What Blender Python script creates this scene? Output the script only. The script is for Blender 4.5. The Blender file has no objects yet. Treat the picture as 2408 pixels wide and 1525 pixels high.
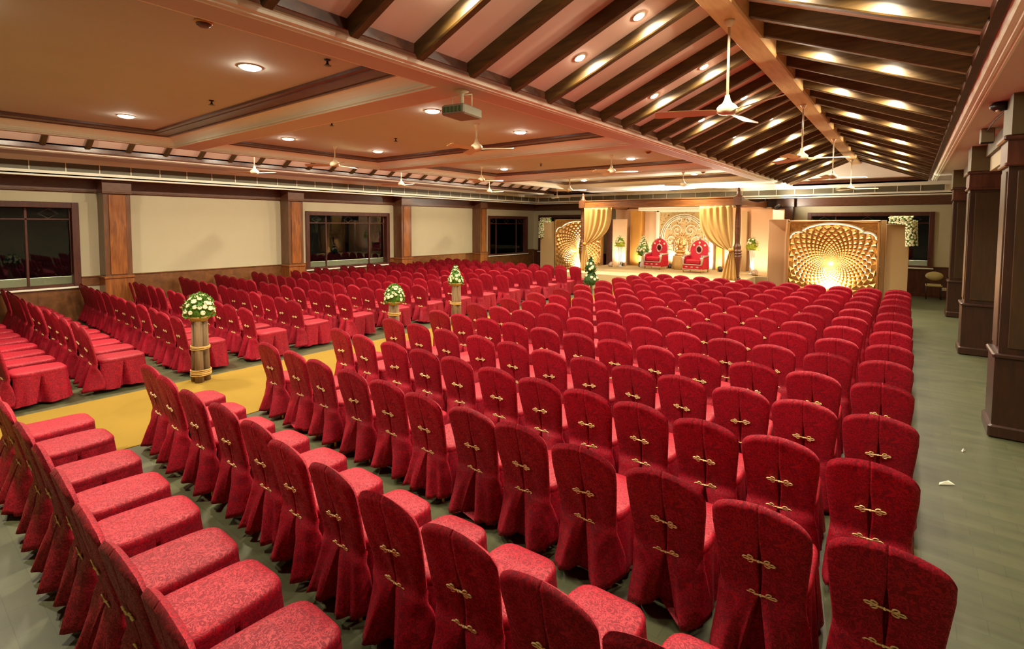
import bpy, math, random
from math import pi, sin, cos, sqrt, exp
from mathutils import Vector, Matrix
random.seed(7)
S = bpy.context.scene
COL = bpy.data.collections.new('hall'); S.collection.children.link(COL)

# ------------------------------------------------------------------ materials
def _lin(c):
    return tuple(((v/12.92) if v <= .04045 else ((v+.055)/1.055)**2.4) for v in c)
def hexc(r, g, b): return _lin((r/255., g/255., b/255.))
def newmat(name):
    m = bpy.data.materials.new(name); m.use_nodes = True
    nt = m.node_tree
    return m, nt, nt.nodes['Principled BSDF']
def N(nt, t, **kw):
    n = nt.nodes.new(t)
    for k, v in kw.items():
        if k.startswith('i_'): n.inputs[k[2:].replace('_', ' ')].default_value = v
        else: setattr(n, k, v)
    return n
def plain(name, c, rough=.6, metal=0, spec=.5, vary=.08, scale=3., bump=0., coat=0., sheen=0.):
    m, nt, p = newmat(name)
    tc = N(nt, 'ShaderNodeTexCoord'); no = N(nt, 'ShaderNodeTexNoise'); no.inputs['Scale'].default_value = scale
    no.inputs['Detail'].default_value = 5
    nt.links.new(tc.outputs['Object'], no.inputs['Vector'])
    mx = N(nt, 'ShaderNodeMix', data_type='RGBA')
    mx.inputs[6].default_value = (*[max(0, v*(1-vary)) for v in c], 1)
    mx.inputs[7].default_value = (*[min(1, v*(1+vary)) for v in c], 1)
    nt.links.new(no.outputs['Fac'], mx.inputs[0]); nt.links.new(mx.outputs[2], p.inputs['Base Color'])
    p.inputs['Roughness'].default_value = rough; p.inputs['Metallic'].default_value = metal
    p.inputs['Specular IOR Level'].default_value = spec
    p.inputs['Coat Weight'].default_value = coat; p.inputs['Coat Roughness'].default_value = .2
    if sheen:
        p.inputs['Sheen Weight'].default_value = sheen; p.inputs['Sheen Tint'].default_value = (*c, 1)
    if bump:
        b = N(nt, 'ShaderNodeBump'); b.inputs['Strength'].default_value = bump; b.inputs['Distance'].default_value = .01
        nt.links.new(no.outputs['Fac'], b.inputs['Height']); nt.links.new(b.outputs['Normal'], p.inputs['Normal'])
    return m
def wood(name, c1, c2, rough=.35, stretch=(8, 8, .7), coat=.2, scale=3.):
    m, nt, p = newmat(name)
    tc = N(nt, 'ShaderNodeTexCoord'); mp = N(nt, 'ShaderNodeMapping'); mp.inputs['Scale'].default_value = stretch
    no = N(nt, 'ShaderNodeTexNoise'); no.inputs['Scale'].default_value = scale; no.inputs['Detail'].default_value = 7
    no.inputs['Distortion'].default_value = .6
    cr = N(nt, 'ShaderNodeValToRGB'); cr.color_ramp.elements[0].position = .3; cr.color_ramp.elements[1].position = .72
    cr.color_ramp.elements[0].color = (*c1, 1); cr.color_ramp.elements[1].color = (*c2, 1)
    nt.links.new(tc.outputs['Object'], mp.inputs[0]); nt.links.new(mp.outputs[0], no.inputs['Vector'])
    nt.links.new(no.outputs['Fac'], cr.inputs[0]); nt.links.new(cr.outputs[0], p.inputs['Base Color'])
    p.inputs['Roughness'].default_value = rough; p.inputs['Coat Weight'].default_value = coat
    p.inputs['Coat Roughness'].default_value = .25
    return m
def damask(name, dark, light):
    m, nt, p = newmat(name)
    tc = N(nt, 'ShaderNodeTexCoord')
    n1 = N(nt, 'ShaderNodeTexNoise'); n1.inputs['Scale'].default_value = 26; n1.inputs['Detail'].default_value = 1.5; n1.inputs['Distortion'].default_value = 2.2
    nt.links.new(tc.outputs['Object'], n1.inputs['Vector'])
    cr = N(nt, 'ShaderNodeValToRGB'); e = cr.color_ramp.elements
    e[0].position = .42; e[0].color = (0, 0, 0, 1); e[1].position = .46; e[1].color = (1, 1, 1, 1)
    a = e.new(.52); a.color = (1, 1, 1, 1); b = e.new(.56); b.color = (0, 0, 0, 1)
    nt.links.new(n1.outputs['Fac'], cr.inputs[0])
    n2 = N(nt, 'ShaderNodeTexNoise'); n2.inputs['Scale'].default_value = 3.; n2.inputs['Detail'].default_value = 3
    nt.links.new(tc.outputs['Object'], n2.inputs['Vector'])
    mx = N(nt, 'ShaderNodeMix', data_type='RGBA'); mx.inputs[6].default_value = (*dark, 1); mx.inputs[7].default_value = (*light, 1)
    nt.links.new(cr.outputs[0], mx.inputs[0])
    oi = N(nt, 'ShaderNodeObjectInfo')
    hv = N(nt, 'ShaderNodeHueSaturation')
    mr = N(nt, 'ShaderNodeMapRange'); mr.inputs['To Min'].default_value = .86; mr.inputs['To Max'].default_value = 1.12
    nt.links.new(oi.outputs['Random'], mr.inputs[0]); nt.links.new(mr.outputs[0], hv.inputs['Value'])
    nt.links.new(mx.outputs[2], hv.inputs['Color']); nt.links.new(hv.outputs[0], p.inputs['Base Color'])
    r = N(nt, 'ShaderNodeMapRange'); r.inputs['To Min'].default_value = .7; r.inputs['To Max'].default_value = .5
    nt.links.new(cr.outputs[0], r.inputs[0]); nt.links.new(r.outputs[0], p.inputs['Roughness'])
    p.inputs['Sheen Weight'].default_value = 0; p.inputs['Specular IOR Level'].default_value = .35; p.inputs['Sheen Tint'].default_value = (1, .2, .18, 1); p.inputs['Sheen Roughness'].default_value = .4
    bp = N(nt, 'ShaderNodeBump'); bp.inputs['Strength'].default_value = .35; bp.inputs['Distance'].default_value = .03
    nt.links.new(n2.outputs['Fac'], bp.inputs['Height']); nt.links.new(bp.outputs['Normal'], p.inputs['Normal'])
    return m
def emis(name, c, s):
    m, nt, p = newmat(name)
    p.inputs['Base Color'].default_value = (*c, 1); p.inputs['Emission Color'].default_value = (*c, 1)
    p.inputs['Emission Strength'].default_value = s
    return m
def glassmat(name):
    m, nt, p = newmat(name); nt.nodes.remove(p)
    out = nt.nodes['Material Output']
    tr = N(nt, 'ShaderNodeBsdfTransparent'); gl = N(nt, 'ShaderNodeBsdfGlossy'); gl.inputs['Roughness'].default_value = .02
    tr.inputs['Color'].default_value = (.55, .58, .56, 1)
    fr = N(nt, 'ShaderNodeFresnel'); fr.inputs['IOR'].default_value = 1.42
    mx = N(nt, 'ShaderNodeMixShader')
    nt.links.new(fr.outputs[0], mx.inputs[0]); nt.links.new(tr.outputs[0], mx.inputs[1]); nt.links.new(gl.outputs[0], mx.inputs[2])
    nt.links.new(mx.outputs[0], out.inputs[0])
    return m
def floormat():
    m, nt, p = newmat('stone_floor')
    tc = N(nt, 'ShaderNodeTexCoord')
    br = N(nt, 'ShaderNodeTexBrick'); br.inputs['Scale'].default_value = 1.6; br.offset = 0.5
    br.inputs['Color1'].default_value = (*hexc(84, 86, 62), 1); br.inputs['Color2'].default_value = (*hexc(74, 78, 56), 1)
    br.inputs['Mortar'].default_value = (*hexc(68, 70, 50), 1); br.inputs['Mortar Size'].default_value = .004
    no = N(nt, 'ShaderNodeTexNoise'); no.inputs['Scale'].default_value = 2.2; no.inputs['Detail'].default_value = 8
    mp = N(nt, 'ShaderNodeMapping'); mp.inputs['Scale'].default_value = (1, 5, 1)
    nt.links.new(tc.outputs['Object'], br.inputs['Vector']); nt.links.new(tc.outputs['Object'], mp.inputs[0]); nt.links.new(mp.outputs[0], no.inputs['Vector'])
    mx = N(nt, 'ShaderNodeMix', data_type='RGBA', blend_type='MULTIPLY'); mx.inputs[0].default_value = .45
    cr = N(nt, 'ShaderNodeValToRGB'); cr.color_ramp.elements[0].position = .3; cr.color_ramp.elements[0].color = (.55, .55, .5, 1)
    cr.color_ramp.elements[1].position = .7; cr.color_ramp.elements[1].color = (1.2, 1.2, 1.2, 1)
    nt.links.new(no.outputs['Fac'], cr.inputs[0])
    nt.links.new(br.outputs['Color'], mx.inputs[6]); nt.links.new(cr.outputs[0], mx.inputs[7]); nt.links.new(mx.outputs[2], p.inputs['Base Color'])
    p.inputs['Roughness'].default_value = .38; p.inputs['Specular IOR Level'].default_value = .4
    return m
def screenmat():
    # cream fretwork board with small dark openings
    m, nt, p = newmat('fretwork_board')
    tc = N(nt, 'ShaderNodeTexCoord')
    vo = N(nt, 'ShaderNodeTexVoronoi'); vo.inputs['Scale'].default_value = 15; vo.inputs['Randomness'].default_value = .8
    no = N(nt, 'ShaderNodeTexNoise'); no.inputs['Scale'].default_value = 7; no.inputs['Distortion'].default_value = 2
    ad = N(nt, 'ShaderNodeMix', data_type='RGBA'); ad.inputs[0].default_value = .12
    nt.links.new(tc.outputs['Object'], no.inputs['Vector'])
    nt.links.new(tc.outputs['Object'], ad.inputs[6]); nt.links.new(no.outputs['Color'], ad.inputs[7]); nt.links.new(ad.outputs[2], vo.inputs['Vector'])
    cr = N(nt, 'ShaderNodeValToRGB'); cr.color_ramp.elements[0].position = .25; cr.color_ramp.elements[0].color = (*hexc(92, 66, 26), 1)
    cr.color_ramp.elements[1].position = .33; cr.color_ramp.elements[1].color = (*hexc(204, 178, 126), 1)
    nt.links.new(vo.outputs['Distance'], cr.inputs[0]); nt.links.new(cr.outputs[0], p.inputs['Base Color'])
    p.inputs['Roughness'].default_value = .6
    return m
M = {}
M['wall'] = plain('cream_plaster', hexc(190, 182, 150), .75, vary=.04)
M['ceil'] = plain('salmon_ceiling', hexc(196, 197, 188), .8, vary=.05, scale=1.2)
M['soffit'] = plain('peach_soffit', hexc(204, 194, 182), .75, vary=.04, scale=1.5)
M['pink'] = plain('pink_plaster', hexc(220, 192, 172), .8, vary=.06, scale=1.5)
M['cream'] = plain('cream_moulding', hexc(236, 236, 216), .6, vary=.03)
M['gable'] = plain('pale_gable', hexc(236, 228, 212), .8, vary=.04)
M['dkwood'] = wood('dark_teak', hexc(58, 32, 22), hexc(92, 52, 32), .32, (3, 3, 3))
M['rafter'] = wood('rafter_wood', hexc(54, 37, 11), hexc(84, 60, 17), .5, (1, 8, 8), coat=0)
M['ridge'] = wood('ridge_wood', hexc(176, 134, 84), hexc(200, 158, 104), .5, (6, .8, 6))
M['coffwood'] = wood('coffer_board', hexc(78, 50, 42), hexc(100, 64, 50), .4, (2, 2, 2))
M['band'] = wood('mahogany_band', hexc(78, 46, 28), hexc(106, 66, 40), .35, (2, 2, 9))
M['pil'] = wood('pilaster_wood', hexc(112, 64, 28), hexc(160, 98, 46), .3, (6, 6, .8))
M['pild'] = wood('pilaster_edge', hexc(84, 52, 30), hexc(116, 74, 42), .35, (6, 6, .8))
M['wains'] = wood('wainscot_wood', hexc(96, 60, 30), hexc(130, 84, 44), .35, (2, 2, 2))
M['colwood'] = wood('column_wood', hexc(40, 20, 12), hexc(58, 30, 17), .4, (7, 7, .8), coat=.1)
M['colwood2'] = wood('column_panel', hexc(48, 32, 13), hexc(64, 43, 18), .45, (7, 7, .8), coat=.05)
M['frame'] = wood('frame_wood', hexc(62, 30, 22), hexc(94, 48, 34), .35, (5, 5, .8))
M['floor'] = floormat()
M['carpet'] = plain('mustard_carpet', hexc(132, 106, 42), .95, vary=.1, scale=2., spec=.1, sheen=.2)
M['grille'] = plain('olive_grille', hexc(104, 98, 76), .5, vary=.1, scale=8)
M['red'] = damask('red_damask', hexc(124, 6, 30), hexc(172, 15, 38))
M['gold_cord'] = plain('gold_cord', hexc(252, 228, 160), .5, metal=0, vary=.15, scale=40)
M['brass'] = plain('brass_leg', hexc(200, 165, 70), .35, metal=.7)
M['glass'] = glassmat('window_glass')
M['canopywood'] = wood('canopy_wood', hexc(92, 54, 24), hexc(132, 80, 36), .35, (1, 6, 6))
M['olive'] = plain('olive_box', hexc(92, 82, 54), .6)
M['white'] = plain('white_enamel', hexc(218, 204, 170), .35, vary=.03)
M['greyplastic'] = plain('grey_plastic', hexc(128, 122, 100), .5)
M['black'] = plain('black_plastic', hexc(22, 20, 20), .35)
M['gold'] = plain('gold_leaf', hexc(206, 160, 96), .36, metal=.75, vary=.15, scale=14)
M['goldmat'] = plain('gold_paint', hexc(205, 150, 70), .5, metal=.3, vary=.1)
M['peach'] = plain('peach_backdrop', hexc(220, 180, 140), .8, vary=.05, scale=2)
M['tan'] = plain('tan_board', hexc(190, 158, 110), .8, vary=.04)
M['stagefab'] = plain('stage_felt', hexc(190, 168, 124), .9, vary=.05)
M['drape'] = plain('amber_drape', hexc(178, 142, 80), .7, vary=.1, scale=5, sheen=.4)
M['screen'] = screenmat()
M['silver'] = plain('silver_leaf', hexc(214, 200, 186), .3, metal=.6, vary=.15, scale=25)
M['velvet'] = plain('red_velvet', hexc(186, 10, 44), .6, vary=.1, sheen=.5)
M['darkmirror'] = plain('dark_medallion', hexc(74, 14, 18), .2)
M['leaf'] = plain('green_leaf', hexc(82, 128, 36), .6, vary=.5, scale=14)
M['leafdk'] = plain('dark_leaf', hexc(48, 84, 30), .6, vary=.4, scale=12)
M['lime'] = plain('lime_leaf', hexc(176, 190, 50), .6, vary=.3, scale=12)
M['bloom'] = plain('ivory_bloom', hexc(228, 222, 182), .7, vary=.08, scale=12)
M['bark'] = wood('log_bark', hexc(96, 74, 48), hexc(140, 112, 76), .85, (9, 9, .8), coat=0)
M['rope'] = plain('jute_rope', hexc(186, 148, 80), .9, vary=.25, scale=60, bump=.6)
M['crystal'] = plain('crystal', hexc(236, 232, 222), .12, metal=.3, vary=.1, scale=20)
M['beige'] = plain('beige_fabric', hexc(186, 172, 112), .8)
M['paper'] = plain('white_paper', hexc(226, 226, 206), .8)
M['lamp'] = emis('lamp_glow', (1., .90, .70), 110)
M['lamps'] = emis('small_lamp_glow', (1., .92, .74), 100)
M['flood'] = emis('flood_glow', (1., .78, .48), 60)
M['extwall'] = plain('parapet_plaster', hexc(228, 220, 184), .8)

# ------------------------------------------------------------------ mesh builder
class MB:
    def __init__(s): s.v = []; s.f = []; s.m = []; s.sm = []
    def add(s, vs, fs, mi=0, smooth=False):
        o = len(s.v); s.v += [tuple(v) for v in vs]
        for f in fs: s.f.append(tuple(i+o for i in f)); s.m.append(mi); s.sm.append(smooth)
        return s
    def box(s, x0, x1, y0, y1, z0, z1, mi=0, mat=None):
        vs = [Vector((x, y, z)) for z in (z0, z1) for y in (y0, y1) for x in (x0, x1)]
        if mat: vs = [mat @ v for v in vs]
        return s.add(vs, [(0, 2, 3, 1), (4, 5, 7, 6), (0, 1, 5, 4), (2, 6, 7, 3), (0, 4, 6, 2), (1, 3, 7, 5)], mi)
    def bbox(s, x0, x1, y0, y1, z0, z1, b=.01, mi=0):
        # box with all edges chamfered: stacked rings
        rings = []
        for z, k in ((z0, b), (z0+b, 0), (z1-b, 0), (z1, b)):
            X0, X1, Y0, Y1 = x0+k, x1-k, y0+k, y1-k; c = b
            rings.append([(X0+c, Y0, z), (X1-c, Y0, z), (X1, Y0+c, z), (X1, Y1-c, z), (X1-c, Y1, z), (X0+c, Y1, z), (X0, Y1-c, z), (X0, Y0+c, z)])
        return s.loft(rings, mi, False)
    def loft(s, rings, mi=0, smooth=True, cap=True, closed=True):
        n = len(rings[0]); vs = [p for r in rings for p in r]; fs = []
        for k in range(len(rings)-1):
            for i in range(n if closed else n-1):
                j = (i+1) % n
                fs.append((k*n+i, k*n+j, (k+1)*n+j, (k+1)*n+i))
        if cap and closed:
            fs.append(tuple(reversed(range(n)))); fs.append(tuple((len(rings)-1)*n+i for i in range(n)))
        return s.add(vs, fs, mi, smooth)
    def lathe(s, prof, c=(0, 0, 0), n=20, mi=0, smooth=True, sx=1., sy=1.):
        rings = [[(c[0]+sx*r*cos(2*pi*i/n), c[1]+sy*r*sin(2*pi*i/n), c[2]+z) for i in range(n)] for r, z in prof]
        return s.loft(rings, mi, smooth)
    def tube(s, pts, r, n=8, mi=0, closed=False, smooth=True):
        pts = [Vector(p) for p in pts]; L = len(pts); rings = []
        rr = r if hasattr(r, '__len__') else [r]*L
        for k, p in enumerate(pts):
            a = pts[(k-1) % L] if (closed or k > 0) else p; b = pts[(k+1) % L] if (closed or k < L-1) else p
            t = (b-a).normalized() if (b-a).length > 1e-9 else Vector((0, 0, 1))
            up = Vector((0, 0, 1)) if abs(t.z) < .9 else Vector((0, 1, 0))
            u = t.cross(up).normalized(); w = u.cross(t)
            rings.append([tuple(p+rr[k]*(cos(2*pi*i/n)*u+sin(2*pi*i/n)*w)) for i in range(n)])
        if closed:
            rings.append(rings[0]); return s.loft(rings, mi, smooth, cap=False)
        return s.loft(rings, mi, smooth)
    def ball(s, c, rx, ry=None, rz=None, n=12, m=8, mi=0, z0=-1., z1=1.):
        ry = ry or rx; rz = rz or rx
        rings = []
        a0 = math.asin(z0); a1 = math.asin(z1)
        for k in range(m+1):
            a = a0+(a1-a0)*k/m; q = max(cos(a), 1e-3)
            rings.append([(c[0]+rx*q*cos(2*pi*i/n), c[1]+ry*q*sin(2*pi*i/n), c[2]+rz*sin(a)) for i in range(n)])
        return s.loft(rings, mi, True)
    def extr(s, prof, axis, a0, a1, mi=0, smooth=False):
        # prof: list of 2D points (in the two other axes), extruded along axis
        def P(q, a):
            if axis == 'y': return (q[0], a, q[1])
            if axis == 'x': return (a, q[0], q[1])
            return (q[0], q[1], a)
        return s.loft([[P(q, a0) for q in prof], [P(q, a1) for q in prof]], mi, smooth)
    def grid(s, fn, nu, nv, mi=0, smooth=True, thick=0):
        vs = [fn(i/(nu-1), j/(nv-1)) for j in range(nv) for i in range(nu)]
        fs = [(j*nu+i, j*nu+i+1, (j+1)*nu+i+1, (j+1)*nu+i) for j in range(nv-1) for i in range(nu-1)]
        return s.add(vs, fs, mi, smooth)
    def mesh(s, name, mats):
        me = bpy.data.meshes.new(name); me.from_pydata(s.v, [], s.f)
        for m in mats: me.materials.append(m)
        me.polygons.foreach_set('material_index', s.m); me.polygons.foreach_set('use_smooth', s.sm)
        me.update(); return me
    def build(s, name, mats, parent=None, loc=(0, 0, 0), solid=0):
        if not isinstance(mats, (list, tuple)): mats = [mats]
        return obj(name, s.mesh(name, mats), parent, loc, solid)
def obj(name, me, parent=None, loc=(0, 0, 0), solid=0):
    o = bpy.data.objects.new(name, me); COL.objects.link(o); o.location = loc
    if parent: o.parent = parent
    if solid:
        md = o.modifiers.new('s', 'SOLIDIFY'); md.thickness = solid; md.offset = 0
    return o
def tag(o, label, cat, group=None, kind=None):
    o['label'] = label; o['category'] = cat
    if group: o['group'] = group
    if kind: o['kind'] = kind
    return o
def thing(name, label, cat, loc=(0, 0, 0), rz=0, group=None, kind=None):
    o = bpy.data.objects.new(name, None); COL.objects.link(o); o.location = loc; o.rotation_euler = (0, 0, rz)
    o.empty_display_size = .1
    return tag(o, label, cat, group, kind)
def copyobj(o, parent=None, loc=None):
    c = o.copy(); COL.objects.link(c)
    if parent is not None: c.parent = parent
    if loc is not None: c.location = loc
    return c
def copytree(o, parent=None):
    c = copyobj(o, parent)
    for ch in list(o.children): copytree(ch, c)
    return c
def struct(name, mb, mats, label, cat, parent=None):
    o = mb.build(name, mats, parent); return tag(o, label, cat, kind='structure')

# ------------------------------------------------------------------ room constants (metres)
H = 2.45
Y0, YB = -3.4, 22.7          # wall behind the camera, stage end wall
XL, XR = -16.24, 2.7
ZC = 3.94                    # underside of beams
ZK = 4.17                    # coffer ceiling
VX0, VX1, VXR = -3.55, .36, -1.6
YF = 22.0                    # fascia over the stage wall

# floor, carpet
struct('floor', MB().box(XL, XR, Y0, YB, -.1, 0), M['floor'], 'grey-green stone floor under the rows of red chairs', 'floor')
tag(MB().bbox(-8.75, -6.6, Y0+.4, 16.95, 0, .008, .003).build('aisle_carpet', M['carpet']), 'mustard yellow carpet runner along the aisle between the chair blocks', 'carpet')

# ---- left wall
mb = MB(); mb.box(XL-.25, XL, Y0, 1.2-1.9, 0, 4.3)
wl = [(-.6, 3.34, .87, 2.93), (9.34, 12.89, .86, 2.86), (18.86, 22.1, .9, 2.86)]
mb = MB(); y = Y0
for a, b, z0, z1 in wl:
    mb.box(XL-.25, XL, y, a, 0, 4.3); mb.box(XL-.25, XL, a, b, 0, z0); mb.box(XL-.25, XL, a, b, z1, 4.3); y = b
mb.box(XL-.25, XL, y, YB, 0, 4.3)
struct('wall_left', mb, M['wall'], 'cream left wall divided by wooden pilasters', 'wall')
mb = MB()
for a, b in ((Y0, 3.4), (4.28, 8.48), (8.98, 13.1), (13.6, 17.75), (18.2, YB-.02)):
    mb.box(XL, XL+.03, a, b, 0, .86); 
for a, b in ((3.34, 3.72), (4.28, 8.48), (8.98, 9.34), (12.89, 13.1), (13.6, 17.75), (18.2, 18.86), (22.1, YB-.02)):
    mb.box(XL, XL+.03, a, b, .86, 1.07); mb.bbox(XL, XL+.055, a, b, 1.07, 1.1, .006)
for a, b in ((Y0, 3.72), (4.28, 8.48), (8.98, 13.1), (13.6, 17.75), (18.2, YB-.02)):
    mb.bbox(XL, XL+.05, a, b, 0, .12, .008)
    for k in range(1, int((b-a)/1.2)+1):
        mb.box(XL+.03, XL+.036, a+k*(b-a)/(int((b-a)/1.2)+1)-.006, a+k*(b-a)/(int((b-a)/1.2)+1)+.006, .12, .86)
struct('trim_1', mb, M['wains'], 'brown wooden wainscot along the left wall', 'wainscot')
mb = MB()
for a, b in ((Y0, 3.72), (4.28, 8.48), (8.98, 13.1), (13.6, 17.75), (18.2, YB-.02)):
    mb.box(XL, XL+.05, a, b, 3.19, 3.52); mb.bbox(XL, XL+.075, a, b, 3.19, 3.225, .008)
struct('trim_2', mb, M['band'], 'dark mahogany band along the top of the left wall', 'wall band')
# pilasters on the left wall
pl_lab = ['wooden pilaster on left wall between near window and first blank panel', 'wooden pilaster on left wall just before the middle window',
          'wooden pilaster on left wall just beyond the middle window', 'wooden pilaster on left wall just before the farthest window']
for (a, b), lab in zip(((3.72, 4.28), (8.48, 8.98), (13.1, 13.6), (17.75, 18.2)), pl_lab):
    X1 = XL+.55
    p = thing('pilaster', lab, 'pilaster', (XL, (a+b)/2, 0), 0, kind='structure')
    h = (b-a)/2
    m1 = MB(); m1.box(0, .5, -h, h, 1.1, 3.18); sh = m1.build('shaft', M['pild'], p)
    m1 = MB(); m1.bbox(.5, .525, -h*.62, h*.62, 1.14, 3.14, .006); m1.build('front_panel', M['pil'], sh)
    m1 = MB(); m1.box(.02, .53, -h-.02, h+.02, 0, 1.06); m1.bbox(.0, .56, -h-.04, h+.04, 1.04, 1.1, .012); m1.bbox(0, .57, -h-.05, h+.05, 0, .14, .012); m1.build('pedestal', M['pil'], p)
    m1 = MB(); m1.box(.02, .54, -h-.02, h+.02, 3.18, 3.5); m1.bbox(0, .58, -h-.045, h+.045, 3.44, 3.5, .012); m1.bbox(0, .56, -h-.03, h+.03, 3.16, 3.2, .008); m1.build('capital', M['band'], p)

# windows ------------------------------------------------------------
def window(n, axis, pos, a, b, z0, z1, label, dirn):
    """axis 'x': pane in a plane of constant x = pos; dirn = +1 if the room is on the + side."""
    w = thing('window_%d' % n, label, 'window', (0, 0, 0), kind='structure')
    def B(mb, u0, u1, d0, d1, q0, q1, bev=.008):
        lo, hi = pos+min(d0*dirn, d1*dirn), pos+max(d0*dirn, d1*dirn)
        if axis == 'x': mb.bbox(lo, hi, u0, u1, q0, q1, bev)
        else: mb.bbox(u0, u1, lo, hi, q0, q1, bev)
        return mb
    t = .14
    f = MB(); B(f, a, a+t, -.22, .05, z0, z1); B(f, b-t, b, -.22, .05, z0, z1); B(f, a+t-.004, b-t+.004, -.216, .046, z1-t, z1-.004); B(f, a+t-.004, b-t+.004, -.21, .03, z0, z0+.06)
    f.build('window_frame', M['frame'], w)
    zt = z0+(z1-z0)*.8; W = b-a-2*t
    g = MB(); B(g, a+t, b-t, -.15, -.144, z0+.06, z1-t, .002); g.build('pane', M['glass'], w)
    m = MB()
    for k in (.22, .78): B(m, a+t+W*k-.025, a+t+W*k+.025, -.17, -.11, z0+.06, z1-t)
    B(m, a+t, b-t, -.17, -.11, zt-.02, zt+.02)
    m.build('mullion', M['frame'], w)
    d = MB()   # leaded diamonds in the top lights
    for k in (.11, .5, .89):
        c = a+t+W*k; zc = (zt+z1-t)/2; r = min(.14, (z1-t-zt)*.42)
        pts = [(c-r*1.6, zc), (c, zc+r), (c+r*1.6, zc), (c, zc-r)]
        P3 = [((pos-.14*dirn, u, q) if axis == 'x' else (u, pos-.14*dirn, q)) for u, q in pts]
        d.tube(P3, .006, 5, closed=True)
    d.build('leading', M['greyplastic'], w)
    s = MB(); B(s, a-.03, b+.03, -.02, .1, z0-.045, z0, .01); s.build('sill', M['cream'], w)
    pp = MB(); B(pp, a-.1, b+.1, -.40, -.36, z0-.2, z0+.23, .004); pp.build('parapet', M['extwall'], w)
    L = bpy.data.lights.new('parapet_fill_light', 'AREA'); L.shape = 'RECTANGLE'; L.size = .05 if axis == 'x' else (b-a)*.9; L.size_y = (b-a)*.9 if axis == 'x' else .05
    L.energy = 60*(b-a); L.color = (1, .95, .78); L.spread = math.radians(100)  # added light, hidden behind the frame head, to brighten the parapet
    lo = bpy.data.objects.new('parapet_fill_light', L); COL.objects.link(lo); lo.parent = w
    lo.location = (pos-.29*dirn, (a+b)/2, z1-.01) if axis == 'x' else ((a+b)/2, pos-.29*dirn, z1-.01)
    return w
window(1, 'x', XL, *wl[0], 'dark window nearest the camera in left wall, pale parapet behind glass', 1)
window(2, 'x', XL, *wl[1], 'wide dark window in middle of left wall reflecting a gold panel', 1)
window(3, 'x', XL, *wl[2], 'farthest dark window of left wall, next to the stage corner', 1)

# ---- stage end wall
W5 = (-3.15, .66, 1.0, 2.94); W4 = (-15.9, -12., 1.0, 2.94)
mb = MB()
mb.box(XL-.25, W4[0], YB, YB+.25, 0, 4.3); mb.box(W4[0], W4[1], YB, YB+.25, 0, W4[2]); mb.box(W4[0], W4[1], YB, YB+.25, W4[3], 4.3)
mb.box(W4[1], W5[0], YB, YB+.25, 0, 4.3); mb.box(W5[0], W5[1], YB, YB+.25, 0, W5[2]); mb.box(W5[0], W5[1], YB, YB+.25, W5[3], 4.3)
mb.box(W5[1], XR, YB, YB+.25, 0, 4.3)
struct('wall_back', mb, M['wall'], 'cream end wall behind the stage', 'wall')
window(4, 'y', YB, *W4, 'dark window in end wall behind the left gold screen', -1)
window(5, 'y', YB, *W5, 'dark window in end wall right of the gold screen', -1)
mb = MB(); mb.box(XL+.05, XR, YB-.03, YB, 0, 1.0); mb.bbox(W5[1]+.02, XR, YB-.055, YB, 1.0, 1.05, .006); mb.bbox(XL+.05, W4[0], YB-.055, YB, 1.0, 1.07, .006)
mb.bbox(XL+.05, XR, YB-.05, YB-.03, 0, .12, .006)
struct('trim_3', mb, M['frame'], 'dark wooden wainscot along the stage end wall', 'wainscot')
mb = MB(); mb.box(XL+.05, XR, YB-.05, YB, 3.18, 3.5); mb.bbox(XL+.05, XR, YB-.075, YB, 3.18, 3.21, .008)
struct('trim_4', mb, M['band'], 'dark mahogany band along the top of the stage end wall', 'wall band')
mb = MB(); mb.box(-4.15, -3.62, YB-.3, YB-.05, 0, 3.18); mb.bbox(-4.2, -3.57, YB-.36, YB-.05, 3.16, 3.5, .015); mb.bbox(-4.2, -3.57, YB-.36, YB-.05, 0, .15, .015)
struct('trim_5', mb, M['band'], 'wooden pilaster on the end wall right of the canopy', 'pilaster')

# ---- right side: outer wall, wall behind camera
struct('wall_right', MB().box(XR, XR+.2, Y0, YB+.25, 0, 4.3), M['wall'], 'plain side wall beyond the dark columns', 'wall')
struct('wall_front', MB().box(XL-.25, XR+.2, Y0-.2, Y0, 0, 5.2), M['wall'], 'plain wall behind the viewer', 'wall')

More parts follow.
